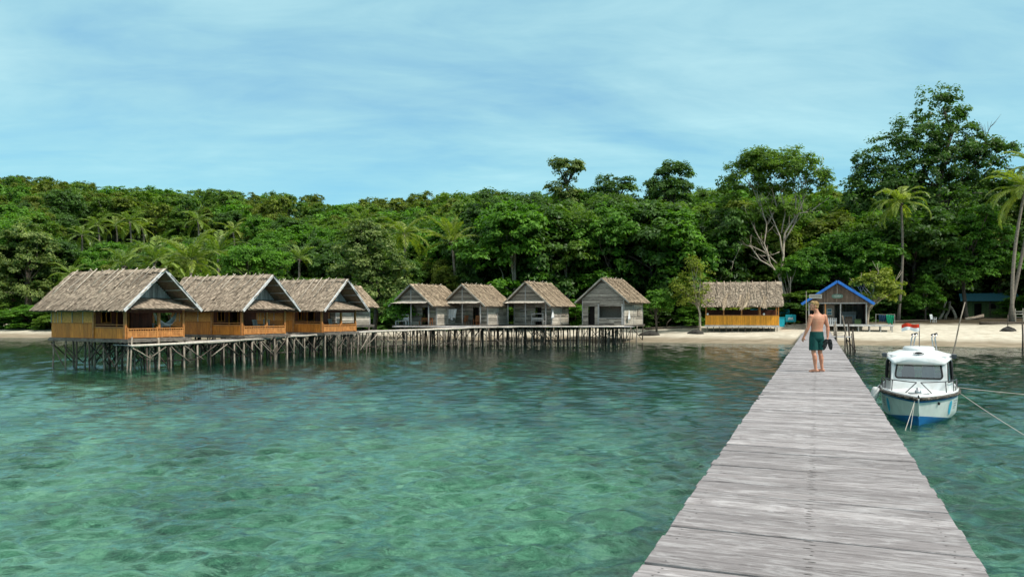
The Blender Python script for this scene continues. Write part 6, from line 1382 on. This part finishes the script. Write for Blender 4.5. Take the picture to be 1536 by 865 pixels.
for (px, py, d, L_, s, lab) in ((146, 337, 168, 4.6, 211, 'first'), (173, 338, 172, 4.8, 212, 'second'), (194, 332, 160, 5.0, 213, 'third'), (213, 342, 176, 4.6, 214, 'fourth'), (296, 330, 170, 5.0, 215, 'fifth'), (349, 345, 168, 4.6, 216, 'sixth')):
    palm(f'{lab} from left of the small palms half way up the left hillside', d, px + 1, (px, py), s, L_, 'palm_dark' if s % 2 else 'palm', (0, 0), 14, .2, .2, 'palms half way up the left hillside', name='hillside_palm', up=.5)
palm('palm with few fronds poking out above the trees left of the wide star palm', 122, 541, (541, 335), 217, 4.2, 'palm_dark', (0, 0), 12, .18, 0, up=.9)
palm('dim palm low on the hillside left of the small palms in a row', 150, 122, (122, 352), 218, 4.4, 'palm_dark', (0, 0), 14, .18, 0)
palm('palm low among the trees behind the gap of the middle and rightmost brown huts', 120, 448, (448, 388), 219, 4.0, 'palm_dark', (0, 0), 14, .18, 0, up=.8)

# ---- the forest wall: copies of a few crown kinds, each tree its own object
KINDS_ = {}
def kind(mat, seed, small=False):
    key = (mat, seed, small)
    if key not in KINDS_:
        g = random.Random(seed * 7 + len(mat)); lobes = []
        nl_ = g.randint(6, 9)
        for i in range(nl_):
            a = 6.28 * i / nl_ + g.uniform(-.4, .4); z = g.uniform(.42, .86); rr = (.30 - abs(z - .6) * .35) * g.uniform(.6, 1.2)
            lobes.append((rr * math.cos(a) * 10, rr * math.sin(a) * 10, z * 10, g.uniform(1.3, 2.1), g.uniform(1.3, 2.1), g.uniform(1.0, 1.6)))
        lobes.append((g.uniform(-.8, .8), 0, 8.6, 1.6, 1.6, 1.3)); lobes.append((0, 0, 5.5, 2.6, 2.6, 2.2))
        for i in range(4): a = 6.28 * i / 4 + g.uniform(-.5, .5); lobes.append((2.0 * math.cos(a), 2.0 * math.sin(a), g.uniform(2.2, 3.6), 1.5, 1.5, 1.3))
        if small: data = crown_data(lobes, 110, 26, .85, .60, seed, tmean=.45, tc=.22, tl=.2); 
        else: data = crown_data(lobes, 250, 62, .72, .36, seed, tmean=.42, tc=.2)
        tg = [data[2][g.randrange(len(data[2]))] for _ in range(8)]
        tm = trunk_mesh('trunk', [(0, 0, -1), (.1, 0, 2), (0, .1, 4.5), (.1, 0, 7)], .22, .1, tg, M['bark_pale' if seed % 3 == 0 else 'bark_dark'], seed, .08)
        if small:     # far hillside copies: crown and trunk in one small mesh
            co_, tint = data[0], data[1]; n = len(co_) // 4; tv = np.array([v.co for v in tm.vertices]); tf = np.array([list(p.vertices) for p in tm.polygons if len(p.vertices) == 4])
            me = quads_mesh('hillside_tree', np.concatenate([co_, tv]), np.concatenate([np.arange(n * 4).reshape(n, 4), tf + len(co_)]), [LEAF[mat], M['bark_dark']], np.concatenate([tint, np.full(len(tf), .5)]), False, [0] * n + [1] * len(tf)); KINDS_[key] = (me,)
        else: KINDS_[key] = (crown_mesh('crown', data, LEAF[mat]), tm)
    return KINDS_[key]
SKP = [-200, 0, 60, 100, 140, 200, 240, 270, 320, 370, 420, 470, 515, 550, 590, 640, 700, 760, 810, 830, 880, 900, 940, 960, 985, 1040, 1070, 1100, 1250, 1270, 1400, 1536, 1750]
SKY = [268, 272, 270, 279, 285, 290, 288, 298, 290, 298, 297, 300, 317, 309, 301, 298, 292, 290, 292, 285, 285, 285, 285, 294, 288, 284, 280, 276, 285, 285, 260, 262, 260]
FRP = [-200, 0, 90, 200, 330, 430, 500, 600, 650, 700, 830, 950, 1100, 1270, 1400, 1536, 1750]
FRT = [350, 352, 378, 396, 385, 380, 362, 372, 350, 312, 304, 306, 308, 312, 305, 315, 310]
def keep_clear(xx, yy, px, top, rad):
    """trees nearer than a palm stay below its crown, as in the grove"""
    for (cx, cy, rp, d) in PALMS:
        if yy < d + 6 and abs(px - cx) < rp * .8 + rad * F / yy * .8:
            top = min(top, EYE + (HZ - (cy + rp * .75)) * min(yy, d) / F)
    return top
def place_tree(x, y, top_z, mat, seed, label, group, name, g, small=False, wide=1.0, cat='tree'):
    zg = gz(x, y); h = top_z - zg
    ms = kind(mat, seed, small); s = h / 10.0; sw = max(s * wide, .55)
    if small: o = link(name, ms[0], None, (x, y, zg)); tag(o, label, cat, group)
    else:
        o = thing(name, label, cat, (x, y, zg), 0, group); link('crown', ms[0], o); link('trunk', ms[1], o)
    o.rotation_euler = (0, 0, g.uniform(0, 6.28)); o.scale = (sw, sw, s); return o
SECT = [(-300, 130, 'by the left end bank tree'), (130, 470, 'behind the brown hut roofs'), (470, 690, 'behind the walkway tree'), (690, 870, 'behind the grey porch huts'), (870, 1060, 'behind the tallest grey hut'), (1060, 1250, 'behind the orange walled pavilion'), (1250, 1800, 'right of the blue roofed hut')]
DESC = {'dark': 'dark green dense tree', 'mid': 'mid green leafy tree', 'bright': 'fresh green leafy tree', 'olive': 'olive green fine leaved tree'}
g = random.Random(2024)
y = 106.0; row = 0
while y < 182:
    stepx = 4.6 + .02 * (y - 100); x = -110 * y / 105 + g.uniform(0, 4)
    while x < 95 * y / 105:
        xx, yy = x + g.uniform(-1.5, 1.5), y + g.uniform(-2, 2); px = 768 + F * xx / yy; x += stepx
        if px < -90 or px > 1640: continue
        if 1105 < px < 1235 and yy < 111: continue          # the pale limbed tree stands free
        if 1385 < px < 1560 and yy < 119: continue        # clearing round the shack
        if yy < 104 and px < 1000 or yy < 124 and px < 120: continue
        fr_, sk = np.interp(px, FRP, FRT), np.interp(px, SKP, SKY); t_ = min(1, max(0, (yy - 106) / 66)); lim = fr_ + (sk + 6 - fr_) * t_ ** .8
        top = EYE + (HZ - (lim + (g.uniform(0, 26) if px < 650 else g.uniform(-7, 16)))) * yy / F; zg = gz(xx, yy)
        top = min(top, zg + g.uniform(17, 27)); top = keep_clear(xx, yy, px, top, 3.6)
        if top - zg < 4.5: top = zg + g.uniform(3, 4.5)
        mat = g.choices(['dark', 'mid', 'bright', 'olive'], [.36, .36, .16, .12])[0]; sec = next(s for s in SECT if s[0] <= px < s[1])
        lvl = 'lower' if yy < 128 else 'upper'
        place_tree(xx, yy, top, mat, g.choice((1, 2, 3)), f'{DESC[mat]} in the {lvl} forest {sec[2]}', f'forest trees {sec[2]}', 'forest_tree', g, wide=g.uniform(.8, 1.15))
    y += 7.2 + .03 * (y - 100); row += 1
# far hillside canopy
cand = []; y = 184.0
while y < 275:
    x = -95 * y / 105
    while x < 40 * y / 105:
        xx, yy = x + g.uniform(-2.6, 2.6), y + g.uniform(-2.6, 2.6); px = 768 + F * xx / yy; x += 6.9
        if -60 < px < 1000: cand.append((xx, yy, px))
    y += 8.6
g.shuffle(cand); cand = cand[:296]
for xx, yy, px in cand:
    sk = np.interp(px, SKP, SKY); zg = gz(xx, yy); top = min(zg + g.uniform(8, 14), EYE + (HZ - sk - g.uniform(-12, 7)) * yy / F); top = keep_clear(xx, yy, px, top, 3)
    if top - zg < 3.5: top = zg + g.uniform(2.6, 3.6)
    mat = g.choices(['dark', 'mid', 'olive', 'bright'], [.22, .33, .35, .10])[0]
    where = 'left end of' if px < 250 else 'middle of' if px < 500 else 'right end of'
    place_tree(xx, yy, top, mat, g.choice((11, 12, 13)), f'small {DESC[mat]} on the {where} the far hillside', f'trees on the {where} the far hillside', 'hillside_tree', g, True, g.uniform(.85, 1.2))
# shrubs along the edge of the forest
for i in range(64):
    px = -40 + 1640 * (i + g.uniform(-.4, .4)) / 64; d = np.interp(px, [0, 600, 1000, 1536], [114, 104, 103, 104]) + g.uniform(-1.5, 3.0)
    if 1400 < px < 1545: d = 121
    q = at(px, d, z=0); zg = gz(q.x, q.y); mat = g.choices(['dark', 'mid', 'bright', 'yellow'], [.3, .35, .3, .05])[0]; sec = next(s for s in SECT if s[0] <= px < s[1])
    place_tree(q.x, q.y - 0, zg + g.uniform(3.0, 5.6), mat, g.choice((1, 2, 3)), f'low {mat if mat != "mid" else "plain"} green shrub at the forest edge {sec[2]}', f'shrubs at the forest edge {sec[2]}', 'forest_shrub', g, wide=g.uniform(1.6, 2.4), cat='shrub').location.z -= 1.2
for o in scene.objects:       # hidden stacking: nothing floats above the sea bed
    pass
